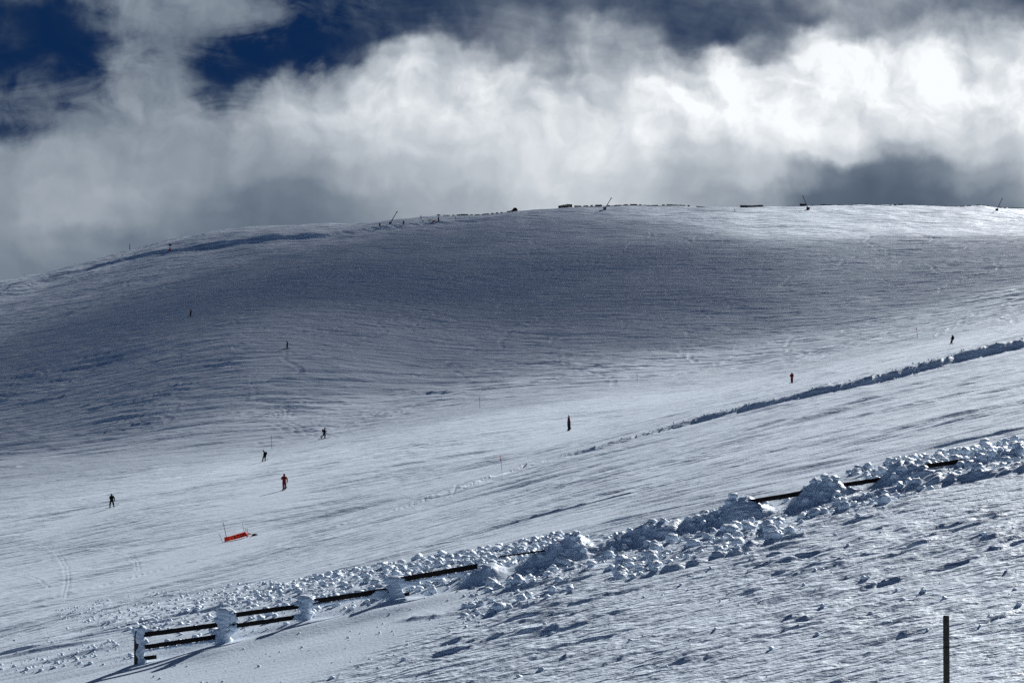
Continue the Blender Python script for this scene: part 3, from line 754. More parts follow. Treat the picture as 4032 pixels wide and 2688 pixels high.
glider('ski', r, s, (-1.05, -.1, -.2), (.2, -.1, .06), .1, 'trailing ski of the striding person with the red boots', 'ski', group='skis')
pole(r, s, (.37, -.2, 1.16), (.22, -.2, .08), 'ski pole held in front by the striding person with the backpack')
pole(r, s, (.23, .24, .92), (.12, .25, .05), 'ski pole held low beside the striding person with the backpack')
# 4 red suited skier from behind
r, s, l, J = person(1119, 1929, 58, dict(lsh=(-.19, 0, 1.36), rsh=(.2, 0, 1.34), lel=(-.31, .02, 1.16), lha=(-.26, .2, 1.1), rel=(.34, -.02, 1.1), rha=(.33, .02, .84), neck=(0, 0, 1.44), lan=(-.09, 0, .1), ran=(.12, 0, .12), lkn=(-.10, 0, .5), rkn=(.12, 0, .5)),
  dict(jacket=REDC, pants=REDC, helmet=DREDC), 'person in a full red suit seen from behind beside the black riders')
glider('ski', r, s, (-.12, -.7, -.12), (-.06, 1.0, .12), .1, 'left ski under the nearest person in the full red suit', 'ski', DARKMETAL, group='skis')
glider('ski', r, s, (.1, -.7, -.08), (.16, 1.0, .15), .1, 'right ski under the nearest person in the full red suit', 'ski', DARKMETAL, group='skis')
pole(r, s, (.33, .02, .88), (.1, -.35, -.02), 'ski pole of the nearest person in the full red suit')
# 5 slim figure, red jacket and white helmet
r, s, l, J = person(2240, 1695, 55, dict(pelvis=(-.02, 0, .93), chest=(-.02, 0, 1.28), head=(.0, 0, 1.58), crown=(.0, 0, 1.70), lsh=(-.04, -.17, 1.4), rsh=(.0, .17, 1.4), lel=(-.06, -.2, 1.14), lha=(-.1, -.14, .95), rel=(.02, .2, 1.14), rha=(-.08, .14, .95), lhi=(-.06, -.06, .88), rhi=(.06, .06, .88), lkn=(-.08, -.05, .5), rkn=(.1, .04, .52), lan=(-.04, -.1, .08), ran=(.12, .08, .12), ltoe=(-.16, -.12, .04), rtoe=(.0, .04, .08), look=(.4, -.9, 0)),
  dict(jacket=DREDC, pants=DARKC, helmet=WHITEP), 'person with a white helmet and dark red jacket in the middle of the piste')
glider('snowboard', r, s, (-.08, -.75, -.14), (.2, .75, .14), .28, 'snowboard under the person with the white helmet', 'snowboard', tip=.1)
# 6 second red suit
r, s, l, J = person(3118, 1511, 40, dict(lel=(-.25, .06, 1.12), lha=(-.16, .2, 1.05), rel=(.24, .08, 1.12), rha=(.16, .22, 1.0), lan=(-.08, 0, .1), ran=(.1, 0, .1), lkn=(-.09, 0, .5), rkn=(.1, 0, .5)),
  dict(jacket=REDC, pants=REDC, helmet=DREDC, boots=DARKC), 'farther person in a red suit with dark boots near the plough bank')
glider('snowboard', r, s, (-.5, -.15, -.08), (.75, .1, .12), .28, 'snowboard under the farther person in the red suit', 'snowboard', tip=.1)
# 7 leaning snowboarder at the far right
r, s, l, J = person(3747, 1356, 35, dict(pelvis=(.12, 0, .88), waist=(.2, 0, 1.02), chest=(.26, 0, 1.26), neck=(.22, 0, 1.44), head=(.16, 0, 1.55), crown=(.15, 0, 1.67), lsh=(.1, -.05, 1.37), rsh=(.38, .1, 1.36), lel=(-.06, -.08, 1.12), lha=(-.2, -.1, .92), rel=(.44, .1, 1.1), rha=(.4, .12, .88), lhi=(.06, -.06, .84), rhi=(.18, .06, .84), lkn=(-.08, -.05, .5), rkn=(.08, .06, .5), lan=(-.2, -.02, .12), ran=(.06, .02, .08), ltoe=(-.3, -.1, .06), rtoe=(.02, -.12, .03), look=(-1, 0, 0)),
  dict(jacket=BLACKC, pants=BLACKC), 'person in black leaning back on a snowboard at the far right')
glider('snowboard', r, s, (-.55, .1, .06), (.62, -.15, -.1), .3, 'snowboard under the leaning rider at the far right', 'snowboard', tip=.1)
# 8, 9 riders on the shaded face
for (u, v, hp, lab, tl) in ((750, 1246, 29, 'person in a dark red jacket riding high on the shaded slope, upper left rider', 'board of the upper left rider on the shaded slope'),
                        (1130, 1373, 29, 'hunched person in a dark red jacket on the shaded slope, lower of the two riders', 'board of the lower hunched rider on the shaded slope')):
    r, s, l, J = person(u, v, hp, dict(pelvis=(.12, 0, .9), waist=(.15, 0, 1.05), chest=(.12, 0, 1.28), neck=(.02, 0, 1.45), head=(-.1, 0, 1.54), crown=(-.13, 0, 1.64), lsh=(.05, -.15, 1.38), rsh=(.12, .15, 1.38), lel=(.1, -.22, 1.12), lha=(.02, -.2, .95), rel=(.2, .2, 1.1), rha=(.1, .2, .92), lhi=(.03, -.06, .86), rhi=(.12, .06, .86), lkn=(-.06, -.05, .52), rkn=(.05, .05, .52), lan=(-.02, -.05, .08), ran=(.12, .05, .08), ltoe=(-.12, -.06, .04), rtoe=(.02, .05, .04), look=(-1, 0, -.3)),
      dict(jacket=DREDC, pants=BLACKC), lab)
    glider('snowboard', r, s, (-.85, -.1, -.03), (.85, .1, .03), .3, tl, 'snowboard', tip=.08)
# 10, 11 on the ridge
for (u, v, hp, lab) in ((1495, 897, 16, 'tiny person with red trousers standing on the ridge left of the snow lance'), (1589, 889, 13, 'tiny person in dark red standing on the ridge right of the snow lance')):
    x, y = crest(u)
    person(u, v, hp, {}, dict(jacket=DARKC, pants=REDC if u == 1495 else DREDC), lab, lo=600)

# ------------------------------------------------------------------ marker poles
def place(u, v, lo=60.):
    x, y = march(u, v, lo, fn=macro); return Vector((x, y, hz(x, y)))
def marker(u, v, tu, tv, label, orange=True, blob=False, r=.022, lo=60., mat=METAL, group='piste marker poles'):
    p = place(u, v, lo); h = (v-tv)*p.y/F; dx = (tu-u)*p.y/F
    r = max(r, .00013*p.y)
    e = empty('marker_pole', p, label, 'marker pole', group)
    b = MB(); top = Vector((dx, 0, h)); b.tube([(0, 0, -.3), top*(.75 if orange else 1)], [r, r*.9], 8); b.build('shaft', mat, e)
    if orange: b = MB(); b.tube([top*.75, top], [r*1.25, r*1.25], 8); b.build('orange_tip', ORANGE, e)
    if blob: b = MB(); b.tube([top*.62, top*.66, top*.72, top*.75], [r, r*2.6, r*2.6, r], 10); b.build('black_band', BLACKP, e)
    return e
marker(1070, 1763, 1069, 1712, 'thin marker pole above the rider with the backpack')
marker(1890, 1608, 1888, 1563, 'thin marker pole at the edge of the shaded slope near the middle', r=.02)
marker(2510, 1498, 2508, 1469, 'short marker pole at the edge of the shaded slope, right of the middle', r=.02)
marker(3614, 1329, 3608, 1290, 'thin marker pole above the piste left of the leaning rider', r=.02)
marker(1978, 1845, 1969, 1783, 'leaning marker pole with a black band and orange tip in the middle of the piste', blob=True)
marker(3271, 1510, 3270, 1497, 'tiny orange tipped marker on the plough bank right of the red suit', r=.015)
for u, v, t, lab in ((511, 1000, 960, 'tall grey pole on the left shoulder of the ridge'), (296, 1051, 1034, 'faint thin pole on the far left skyline'), (95, 1094, 1077, 'short thin pole at the left end of the skyline'), (2074, 849, 831, 'very thin pole on the skyline near the middle')):
    x, y = crest(u, macro); z = hz(x, y)
    e = empty('marker_pole', (x, y, z), lab, 'marker pole', 'poles on the ridge')
    b = MB(); b.tube([(0, 0, -1), (0, 0, (VH-t)/F*y-z)], [.17 if u == 511 else .07, .15 if u == 511 else .06], 8); b.build('shaft', METAL, e)

# ------------------------------------------------------------------ red banner on the piste
p0 = place(885, 2131); Db = p0.y-.25
def BP(u, v, dy=0.): return Vector(((u-CU)/F*(Db+dy), Db+dy, (VH-v)/F*(Db+dy)))-p0
bn = empty('safety_banner', p0, 'red warning banner strung between short poles on the piste', 'banner')
top = [(882, 2114), (905, 2110), (925, 2104), (945, 2098), (962, 2093)]
bot = [(885, 2132), (908, 2126), (930, 2121), (952, 2115), (970, 2109)]
vs = []; n = 28
def pl(P_, t):
    s = t*(len(P_)-1); i = min(int(s), len(P_)-2); f = s-i
    return P_[i][0]*(1-f)+P_[i+1][0]*f, P_[i][1]*(1-f)+P_[i+1][1]*f
def bpt(t, w, lift=0.):
    a = pl(top, t); b = pl(bot, t); wob = .03*math.sin(t*17)+.02*math.sin(t*41)
    q = BP(a[0]*(1-w)+b[0]*w, a[1]*(1-w)+b[1]*w+(0 if 0 < w < 1 else .5*math.sin(t*60)), 0); q.y += wob*(1-abs(w-.5))-lift-.25*w+.12; return q
def patch(t0, t1, w0, w1, name, mat, par, lift, nn=8):
    vs = []
    for i in range(nn+1):
        for j in range(5): vs.append(bpt(t0+(t1-t0)*i/nn, w0+(w1-w0)*j/4, lift))
    k = len(vs)
    for i in range(nn+1):
        for j in range(5): vs.append(bpt(t0+(t1-t0)*i/nn, w0+(w1-w0)*j/4, lift-.006))
    fs = []
    for i in range(nn):
        for j in range(4):
            q = i*5+j; fs += [(q, q+5, q+6, q+1), (k+q, k+q+1, k+q+6, k+q+5)]
    for i in range(nn):
        q = i*5; fs += [(q, k+q, k+q+5, q+5), (q+4, q+9, k+q+9, k+q+4)]
    fs += [(0, 1, k+1, k), (1, 2, k+2, k+1), (2, 3, k+3, k+2), (3, 4, k+4, k+3)]
    q = nn*5; fs += [(q+j, k+q+j, k+q+j+1, q+j+1) for j in range(4)]
    return obj(name, vs, fs, mat, par, True)
cloth = patch(0, 1, 0, 1, 'banner_cloth', BANNER, bn, 0., 36)
patch(.37, .40, .12, .92, 'white_bar', PINKW, cloth, .012, 2)
for i, (t0, t1, w0, w1) in enumerate([(.04, .12, .22, .42), (.135, .21, .2, .40), (.05, .11, .62, .82), (.13, .2, .6, .78), (.53, .60, .24, .42), (.615, .70, .22, .42), (.72, .80, .2, .42), (.83, .93, .2, .4), (.53, .63, .6, .76), (.66, .76, .6, .76), (.79, .88, .58, .76)]):
    patch(t0, t1, w0, w1, 'dark_print', BANNERDARK, cloth, .012, 3)
tri = [bpt(.47, .12, .014), bpt(.40, .88, .014), bpt(.52, .8, .014)]
tv = tri+[t+Vector((0, .005, 0)) for t in tri]
obj('warning_triangle', tv, [(0, 1, 2), (5, 4, 3), (0, 3, 4, 1), (1, 4, 5, 2), (2, 5, 3, 0)], OCHRE, cloth)
c = (tri[0]+tri[1]+tri[2])/3; t2 = [c+(t-c)*.5-Vector((0, .006, 0)) for t in tri]; tv = t2+[t+Vector((0, .005, 0)) for t in t2]
obj('triangle_symbol', tv, [(0, 1, 2), (5, 4, 3), (0, 3, 4, 1), (1, 4, 5, 2), (2, 5, 3, 0)], BLACKP, cloth)
# bright folded end of the banner
vs = [BP(962, 2092, 0), BP(970, 2112, -.1), BP(976, 2113, .1), BP(979, 2108, .5), BP(976, 2098, .7), BP(968, 2092, .4), BP(972, 2101, -.15)]
fs = [(0, 1, 6), (1, 2, 6), (2, 3, 6), (3, 4, 6), (4, 5, 6), (5, 0, 6), (0, 5, 4, 3, 2, 1)]
obj('banner_end', vs, fs, simple('bright red cloth', (.7, .04, .03), .7, .2, 5), bn)
vs = [BP(977, 2096, .3), BP(990, 2101, .6), BP(989, 2105, .5), BP(978, 2103, .2), BP(983, 2100, .8)]
obj('banner_tail', vs, [(0, 3, 2, 1), (0, 1, 4), (1, 2, 4), (2, 3, 4), (3, 0, 4)], BANNERDARK, bn)
for a, b_, r, m, tipm in (((878, 2136), (864, 2103), .018, METAL, BLACKP), ((891, 2112), (879, 2057), .02, DARKMETAL, ORANGE), ((962, 2094), (955, 2060), .014, METAL, BLACKP), ((970, 2098), (967, 2080), .018, METAL, BLACKP), ((976, 2100), (973, 2079), .018, METAL, BLACKP)):
    pa, pb = BP(*a, .12), BP(*b_, .12)
    b = MB(); b.tube([pa-(pb-pa)*.15, pb], [r*1.3, r*1.2], 8); po = b.build('pole', m, bn)
    b = MB(); b.tube([pb-(pb-pa)*(.2 if tipm is ORANGE else .08), pb+(pb-pa)*.01], [r*1.9, r*1.9], 8); b.build('pole_tip', tipm, po)
lump = MB(); q = place(1004, 2107); lump.blob((0, 0, .02), (.32, .3, .13), 5, 3, .3); o = lump.build('sandbag', DARKC, None, True); o.location = q
tag(o, 'small dark bag lying on the snow right of the red banner', 'bag')

# ------------------------------------------------------------------ things on the ridge
def ridge_root(name, u, v, label, cat, group=None):
    x, y = march(u, v, 560, fn=macro); z = (VH-v)/F*y; z = min(z, hz(x, y)+.6)
    return empty(name, (x, y, z), label, cat, group), y
def lance(bu, bv, tu, tv, box, label, leg=None):
    e, y = ridge_root('snow_lance', bu, bv, label, 'snow lance', 'snowmaking lances on the ridge')
    k = y/F; tip = Vector(((tu-bu)*k, 0, (bv-tv)*k))
    b = MB(); b.tube([(0, 0, .6), tip*.93+Vector((0, 0, 0))], [.17, .12], 8); b.build('lance_tube', DARKMETAL, e)
    b = MB(); d = tip.normalized(); b.tube([tip*.92, tip+d*.05, tip+d*.2+Vector((.35*(1 if tip.x > 0 else -1), 0, .05))], [.16, .2, .09], 8); b.build('nozzle_head', BLACKP, e)
    w, h = box
    b = MB(); b.beam((-w*.1, 0, -.2), (-w*.1, 0, h), w, w*.8, up=(0, 1, 0)); b.build('valve_box', METAL if leg else DARKMETAL, e)
    b = MB(); b.beam((w*.3, -.06, -.1), (w*.3+.08, -.06, h*.95), w*.45, w*.9, up=(0, 1, 0)); b.build('red_panel', REDPAINT, e)
    if leg:
        b = MB(); b.tube([(-.1, 0, -.1), Vector(((leg[0]-bu)*k, -3, (bv-leg[1])*k))], [.16, .12], 8); b.build('mast', METAL, e)
lance(1537, 884, 1562, 835, (.9, .9), 'pale snow lance leaning right, leftmost of the lances on the ridge')
lance(2381, 829, 2406, 781, (1.0, 1.4), 'snow lance on a mast with a grey and red box above the slope crest', leg=(2369, 853))
lance(3182, 828, 3162, 772, (1.1, 1.2), 'snow lance leaning to the left beside a dark low wall on the ridge')
lance(3925, 833, 3945, 783, (.9, 1.2), 'snow lance leaning right at the right end of the ridge')
# snow cannon on the left shoulder
e, y = ridge_root('snow_cannon', 668, 986, 'snow cannon with red base standing in the shaded road cut', 'snow cannon')
k = y/F
b = MB(); b.beam((-.55, 0, .05), (.55, 0, .3), .8, .45); b.beam((.15, 0, .2), (.1, 0, 1.), .5, .45, up=(0, 1, 0)); b.build('red_base', REDPAINT, e)
b = MB(); b.tube([(.1, 0, .9), (.12, 0, 1.9)], .07, 8); b.build('mast', METAL, e)
b = MB(); b.tube([(-.35, -.1, 2.35), (.1, 0, 2.15), (.75, .1, 1.9)], [.32, .38, .3], 14); b.build('barrel', DARKMETAL, e, True)
b = MB(); b.blob((.55, -.1, 1.25), (.2, .2, .24), 3, 2, .1); b.build('lamp_cover', WHITEP, e, True)
# column with wide head
e, y = ridge_root('loudspeaker_mast', 1727, 871, 'dark tapered column with a wide head standing on the ridge', 'mast')
b = MB(); b.tube([(0, 0, -.3), (0, 0, .8), (0, 0, 1.7), (0, 0, 1.9)], [.30, .28, .2, .06], 12); b.build('column', DARKMETAL, e)
b = MB(); b.tube([(0, 0, 1.8), (0, 0, 2.3)], .06, 8); b.build('neck', METAL, e)
b = MB(); b.beam((-.72, 0, 2.42), (.72, 0, 2.42), .4, .36); b.beam((-.1, 0, 2.6), (.15, 0, 2.66), .3, .3); b.build('head', BLACKP, e)
e, y = ridge_root('folded_flag', 1657, 871, 'narrow dark folded flag on a pole at the ridge', 'flag')
b = MB(); b.tube([(0, 0, -.3), (-.05, 0, 2.45)], .06, 8); b.build('pole', DARKMETAL, e)
b = MB(); b.blob((.1, 0, 1.5), (.13, .06, .75), 3, 3, .2); b.build('cloth', DARKC, e, True)
e, y = ridge_root('direction_sign', 1692, 877, 'small post with two dark sign boards on the ridge', 'sign')
b = MB(); b.tube([(0, 0, -.3), (0, 0, 1.25)], .06, 8); b.build('post', DARKMETAL, e)
b = MB(); b.beam((-.62, -.05, .95), (.05, -.05, .95), .05, .3); b.build('sign_board', DARKC, e)
b = MB(); b.beam((.3, -.05, 1.0), (.75, -.05, 1.0), .05, .3); b.beam((0, -.03, 1.02), (.32, -.03, 1.02), .04, .05); b.build('sign_board', DARKC, e)
e, y = ridge_root('red_sign_panel', 1708, 875, 'small red rectangular panel standing on the ridge', 'sign')
b = MB(); b.beam((-.6, 0, .38), (.6, 0, .38), .05, .6); b.build('panel', simple('faded red panel', (.5, .06, .05), .7, .15, 3), e)
b = MB(); b.tube([(-.5, .05, -.3), (-.5, .05, .3)], .04, 6); b.build('leg', METAL, e); b = MB(); b.tube([(.5, .05, -.3), (.5, .05, .3)], .04, 6); b.build('leg', METAL, e)
e, y = ridge_root('marker_pole', 1795, 869, 'thin post with a small dark round head on the ridge', 'marker pole', 'poles on the ridge')
b = MB(); b.tube([(0, 0, -.3), (-.1, 0, 1.1)], .05, 8); b.build('shaft', METAL, e)
b = MB(); b.blob((-.12, 0, 1.3), (.17, .17, .3), 2, 2, .1); b.build('head', BLACKP, e, True)
e, y = ridge_root('equipment_case', 1666, 873, 'tiny orange and dark case beside the folded flag', 'case')
b = MB(); b.beam((-.22, 0, .0), (-.1, 0, .55), .3, .3, up=(0, 1, 0)); b.build('body', DARKC, e); b = MB(); b.beam((.0, 0, .1), (.18, 0, .5), .22, .22, up=(0, 1, 0)); b.build('orange_cover', ORANGE, e)
# low timber snow fences along the skyline, mostly drifted over
def snowfence(u0, u1, h, gaps, label, end=None):
    us = np.arange(u0, u1, 9.)
    pts = []
    for u in us:
        x, y = crest(u, macro); y -= 2.5; pts.append(Vector(((u-CU)/F*y, y, hz((u-CU)/F*y, y))))
    p0 = pts[0]; e = empty('snow_fence', p0, label, 'snow fence', 'low timber snow fences on the skyline')
    rnd = random.Random(int(u0))
    b = MB(); pb = MB()
    for i in range(len(pts)-1):
        n = float(perlin(us[i]*.012, 0., 3)); hh = h*(1+.6*n)
        if rnd.random() < gaps: hh *= .35
        a, c = pts[i]-p0, pts[i+1]-p0
        for q in range(3):
            z = hh*(q+.5)/3-.05
            b.beam(a+Vector((0, 0, z)), c+Vector((0, 0, z+rnd.uniform(-.05, .05))), .08, hh/3*.95)
        if i % 2 == 0: pb.beam(a+Vector((0, .08, -.4)), a+Vector((0, .08, hh+.15)), .14, .14, up=(0, 1, 0))
    if end: b.blob(pts[-1]-p0+Vector((-.6, 0, .5)), (1.1, .6, .9), 4, 3, .35)
    b.build('boards', WOOD, e); pb.build('posts', GREYWOOD, e)
snowfence(1745, 2042, .55, .25, 'dark low fence on the skyline ending in a lump, left of the gap', True)
snowfence(2199, 2262, 1.15, 0, 'greenish black board wall at the left end of the crest')
snowfence(2262, 2372, .75, .2, 'jagged dark fence left of the lance on its mast')
snowfence(2392, 2720, .55, .35, 'jagged dark fence right of the lance on its mast')
snowfence(2742, 2826, .5, .2, 'short dark fence fragment on the middle of the crest')
snowfence(2915, 3006, .95, .1, 'thick dark fence fragment before the bare gap in the crest')
snowfence(3150, 3186, 1.1, 0, 'short dark wall beside the left leaning lance')
snowfence(3196, 3560, .45, .25, 'long thin dark fence right of the left leaning lance')
snowfence(3600, 3900, .38, .5, 'broken thin dark fence left of the rightmost lance')
snowfence(3935, 4060, .4, .3, 'thin dark fence right of the rightmost lance')
e, y = ridge_root('marker_pole', 2893, 832, 'stubby grey post on the crest between fence fragments', 'marker pole', 'poles on the ridge')
b = MB(); b.tube([(0, 0, -.3), (0, 0, .95)], .12, 8); b.build('shaft', METAL, e)

# ------------------------------------------------------------------ clouds overhead whose shadow falls on the upper slope
def cloud(center, radii, sigma, label, rz=0., seed=0, amp=.35):
    mb = MB(); mb.blob((0, 0, 0), radii, seed, 5, amp, .9)
    m = bpy.data.materials.new('cloud'); nt = nodes(m); o_ = N(nt, 'ShaderNodeOutputMaterial'); pv = N(nt, 'ShaderNodeVolumePrincipled')
    pv.inputs['Density'].default_value = sigma; pv.inputs['Color'].default_value = (.98, .98, .98, 1); pv.inputs['Anisotropy'].default_value = .3
    L(nt, pv.outputs[0], o_.inputs['Volume'])
    o = mb.build('cloud', m, None, True); o.location = center; o.rotation_euler = (0, 0, rz)
    tag(o, label, None, None, 'structure'); return o
def over(x, y, dist):
    p = Vector((x, y, hz(x, y)))+SUN*dist; return p
cloud(over(-60, 525, 720), (210, 150, 40), .0042, 'broad thin grey cloud overhead', rz=math.radians(8), seed=2)
cloud(over(-45, 555, 780), (165, 78, 34), .0105, 'dense grey cloud core overhead', rz=math.radians(6), seed=9)
cloud(over(85, 585, 760), (150, 70, 34), .0072, 'smaller cloud overhead', rz=math.radians(10), seed=4)
cloud(over(-120, 640, 830), (150, 110, 34), .0075, 'cloud overhead on the left', seed=6)

# ------------------------------------------------------------------ sky
world = bpy.data.worlds.new('World'); bpy.context.scene.world = world; world.use_nodes = True
nt = world.node_tree; nt.nodes.clear()
out = N(nt, 'ShaderNodeOutputWorld')
sky = N(nt, 'ShaderNodeTexSky'); sky.sky_type = 'NISHITA'; sky.sun_disc = False; sky.sun_elevation = SUN_EL; sky.sun_rotation = SUN_AZ
sky.altitude = 3000; sky.air_density = .35; sky.dust_density = 0; sky.ozone_density = 2
bgs = N(nt, 'ShaderNodeBackground'); bgs.inputs['Strength'].default_value = .05; L(nt, sky.outputs[0], bgs.inputs['Color'])
tc = N(nt, 'ShaderNodeTexCoord'); sep = N(nt, 'ShaderNodeSeparateXYZ'); L(nt, tc.outputs['Generated'], sep.inputs[0])
def MA(op, a, b=None, c=None, clamp=False):
    n = N(nt, 'ShaderNodeMath'); n.operation = op; n.use_clamp = clamp
    for i, q in enumerate((a, b, c)):
        if q is None: continue
        if isinstance(q, (int, float)): n.inputs[i].default_value = q
        else: L(nt, q, n.inputs[i])
    return n.outputs[0]
dy = MA('MAXIMUM', sep.outputs['Y'], .12)
gu = MA('DIVIDE', sep.outputs['X'], dy); gv = MA('DIVIDE', sep.outputs['Z'], dy)
pu = MA('MULTIPLY_ADD', gu, F/K, CU/K); pv_ = MA('MULTIPLY_ADD', gv, -F/K, VH/K)
comb = N(nt, 'ShaderNodeCombineXYZ'); L(nt, pu, comb.inputs[0]); L(nt, pv_, comb.inputs[1])
def NZ(scale, detail=6, rough=.55, vec=None, dist=0., sx=1., sy=1., off=0., norm=True):
    mp = N(nt, 'ShaderNodeMapping'); mp.inputs['Scale'].default_value = (scale*sx, scale*sy, 1); mp.inputs['Location'].default_value = (off, off*.7, off*.3)
    L(nt, vec or comb.outputs[0], mp.inputs['Vector'])
    n = N(nt, 'ShaderNodeTexNoise'); n.noise_dimensions = '2D'; n.inputs['Scale'].default_value = 1; n.inputs['Detail'].default_value = detail; n.inputs['Roughness'].default_value = rough; n.inputs['Distortion'].default_value = dist
    L(nt, mp.outputs[0], n.inputs['Vector']); return n
w1 = NZ(1/200., 5, .5, off=3.)
w2 = NZ(1/60., 5, .5, off=13.)
def warp(vec, n, amt):
    s = N(nt, 'ShaderNodeVectorMath'); s.operation = 'SUBTRACT'; L(nt, n.outputs['Color'], s.inputs[0]); s.inputs[1].default_value = (.5, .5, .5)
    m = N(nt, 'ShaderNodeVectorMath'); m.operation = 'SCALE'; L(nt, s.outputs[0], m.inputs[0]); m.inputs['Scale'].default_value = amt
    a = N(nt, 'ShaderNodeVectorMath'); a.operation = 'ADD'; L(nt, vec, a.inputs[0]); L(nt, m.outputs[0], a.inputs[1]); return a.outputs[0]
wv = warp(warp(comb.outputs[0], w1, 130.), w2, 26.)
sp = N(nt, 'ShaderNodeSeparateXYZ'); L(nt, wv, sp.inputs[0])
# (cloud brightness 0-255, share of open blue sky 0-1) every 147 px across, every 60 px down
ROWY = [0, 40, 80, 120, 160, 200, 250, 300, 350, 400, 450, 500, 560, 640]
LUM = """90 95 115 125 130 130 125 100 90 90 95 100 125 115 120 110 115 120 130 150 175 170 150 140 110
75 80 100 128 135 135 130 95 85 85 90 100 140 140 170 125 110 110 120 140 170 160 155 155 140
80 80 90 125 135 125 110 85 85 95 130 120 150 155 190 160 120 110 125 225 170 200 170 200 220
85 80 85 125 120 105 90 90 115 165 195 190 160 165 190 180 185 215 170 245 242 235 236 230 224
100 95 95 135 118 85 100 135 170 205 212 210 195 165 180 200 228 238 238 240 240 236 237 236 232
110 112 112 142 130 105 140 165 190 208 215 216 212 185 190 225 238 242 240 238 237 235 236 234 230
108 112 125 148 148 150 165 180 196 208 214 218 216 210 205 234 240 238 238 236 236 232 230 228 224
98 115 135 150 152 156 165 175 190 198 202 206 208 215 224 230 222 220 236 232 226 220 215 215 213
150 148 148 150 150 152 156 164 176 185 192 200 205 212 222 212 200 202 224 212 185 170 185 190 200
148 152 154 154 150 146 142 148 156 168 175 185 196 202 208 196 178 182 190 150 112 112 125 148 182
145 158 162 156 142 130 122 122 130 146 165 174 186 192 195 186 165 158 150 105 98 100 104 115 155
140 155 160 150 132 120 114 112 118 136 160 172 182 188 188 180 165 148 132 100 96 98 100 106 130
136 140 138 126 116 112 112 112 118 136 160 172 182 188 188 180 165 148 132 100 96 98 100 106 130
132 124 118 112 112 112 112 112 118 136 160 172 182 188 188 180 165 148 132 100 96 98 100 106 130"""
BLU = """55 75 35 20 10 10 20 50 60 60 60 55 45 50 50 55 50 50 45 35 20 20 30 30 60
80 100 60 20 10 12 20 60 80 75 70 65 40 45 25 45 55 55 50 40 25 30 30 30 45
80 100 95 35 12 20 50 95 85 75 45 50 35 30 15 25 50 50 45 10 20 15 20 15 5
90 100 100 25 20 50 98 95 75 25 8 15 30 25 15 20 25 20 40 2 0 2 0 0 0
65 80 80 20 35 98 85 40 20 2 0 0 10 25 15 10 5 0 0 0 0 0 0 0 0
50 50 55 15 25 70 35 12 3 0 0 0 0 15 12 2 0 0 0 0 0 0 0 0 0
55 50 40 12 15 20 10 0 0 0 0 0 0 3 6 0 0 0 0 0 0 0 0 0 0
70 50 25 10 6 0 0 0 0 0 0 0 0 0 0 0 0 0 0 0 0 0 0 0 0
12 5 0 0 0 0 0 0 0 0 0 0 0 0 0 0 0 0 0 0 0 0 0 0 0"""
LUM = [[float(q) for q in r.split()] for r in LUM.splitlines()]
BLU = [[float(q)/100 for q in r.split()] for r in BLU.splitlines()]
while len(BLU) < len(LUM): BLU.append([0.]*25)
ROWS = [list(zip(a, b)) for a, b in zip(LUM, BLU)]
fx = MA('DIVIDE', sp.outputs[0], 2352.)
cur = None
for r, row in enumerate(ROWS):
    cr = N(nt, 'ShaderNodeValToRGB'); cr.color_ramp.interpolation = 'B_SPLINE' if False else 'EASE'
    el = cr.color_ramp.elements
    while len(el) < len(row): el.new(.5)
    for i in range(len(row)): pass
    for i, (l_, b_) in enumerate(row):
        el[i].position = min(1, i*98/2352.); el[i].color = (l_/255., b_, 0, 1)
    L(nt, fx, cr.inputs['Fac'])
    if cur is None: cur = cr.outputs['Color']
    else:
        t = N(nt, 'ShaderNodeMapRange'); t.interpolation_type = 'SMOOTHSTEP'; t.inputs['From Min'].default_value = ROWY[r-1]; t.inputs['From Max'].default_value = ROWY[r]
        L(nt, sp.outputs[1], t.inputs['Value'])
        mx = N(nt, 'ShaderNodeMix'); mx.data_type = 'RGBA'; L(nt, t.outputs[0], mx.inputs[0]); L(nt, cur, mx.inputs[6]); L(nt, cr.outputs['Color'], mx.inputs[7]); cur = mx.outputs[2]
s2 = N(nt, 'ShaderNodeSeparateColor'); L(nt, cur, s2.inputs[0])
Lm, Bm = s2.outputs[0], s2.outputs[1]
# wisps: streaky high cloud breaks up the mixed zones
n1 = NZ(1/150., 9, .62, dist=.6, sx=.55, sy=1.5, off=5.); n2 = NZ(1/90., 9, .6, dist=.3, off=9.)
nm = MA('ADD', MA('MULTIPLY', n1.outputs['Fac'], .6), MA('MULTIPLY', n2.outputs['Fac'], .4))
mixz = MA('MULTIPLY', MA('MULTIPLY', Bm, MA('SUBTRACT', 1.0, Bm)), 4.)
side = N(nt, 'ShaderNodeMapRange'); side.interpolation_type = 'SMOOTHSTEP'; side.inputs['From Min'].default_value = 1150.; side.inputs['From Max'].default_value = 700.; L(nt, pu, side.inputs['Value'])
Bq = MA('ADD', Bm, MA('MULTIPLY', MA('MULTIPLY', MA('SUBTRACT', nm, .5), MA('MULTIPLY_ADD', side.outputs[0], 1.8, 1.3)), mixz), clamp=True)
# crisper torn edges towards the left, softer veils to the right
shp = N(nt, 'ShaderNodeMapRange'); shp.interpolation_type = 'SMOOTHSTEP'; shp.inputs['From Min'].default_value = 0.; shp.inputs['From Max'].default_value = 1.05; L(nt, Bq, shp.inputs['Value'])
mb_ = N(nt, 'ShaderNodeMix'); mb_.data_type = 'FLOAT'; L(nt, side.outputs[0], mb_.inputs[0]); L(nt, Bq, mb_.inputs[2]); L(nt, shp.outputs[0], mb_.inputs[3]); Bq = mb_.outputs[0]
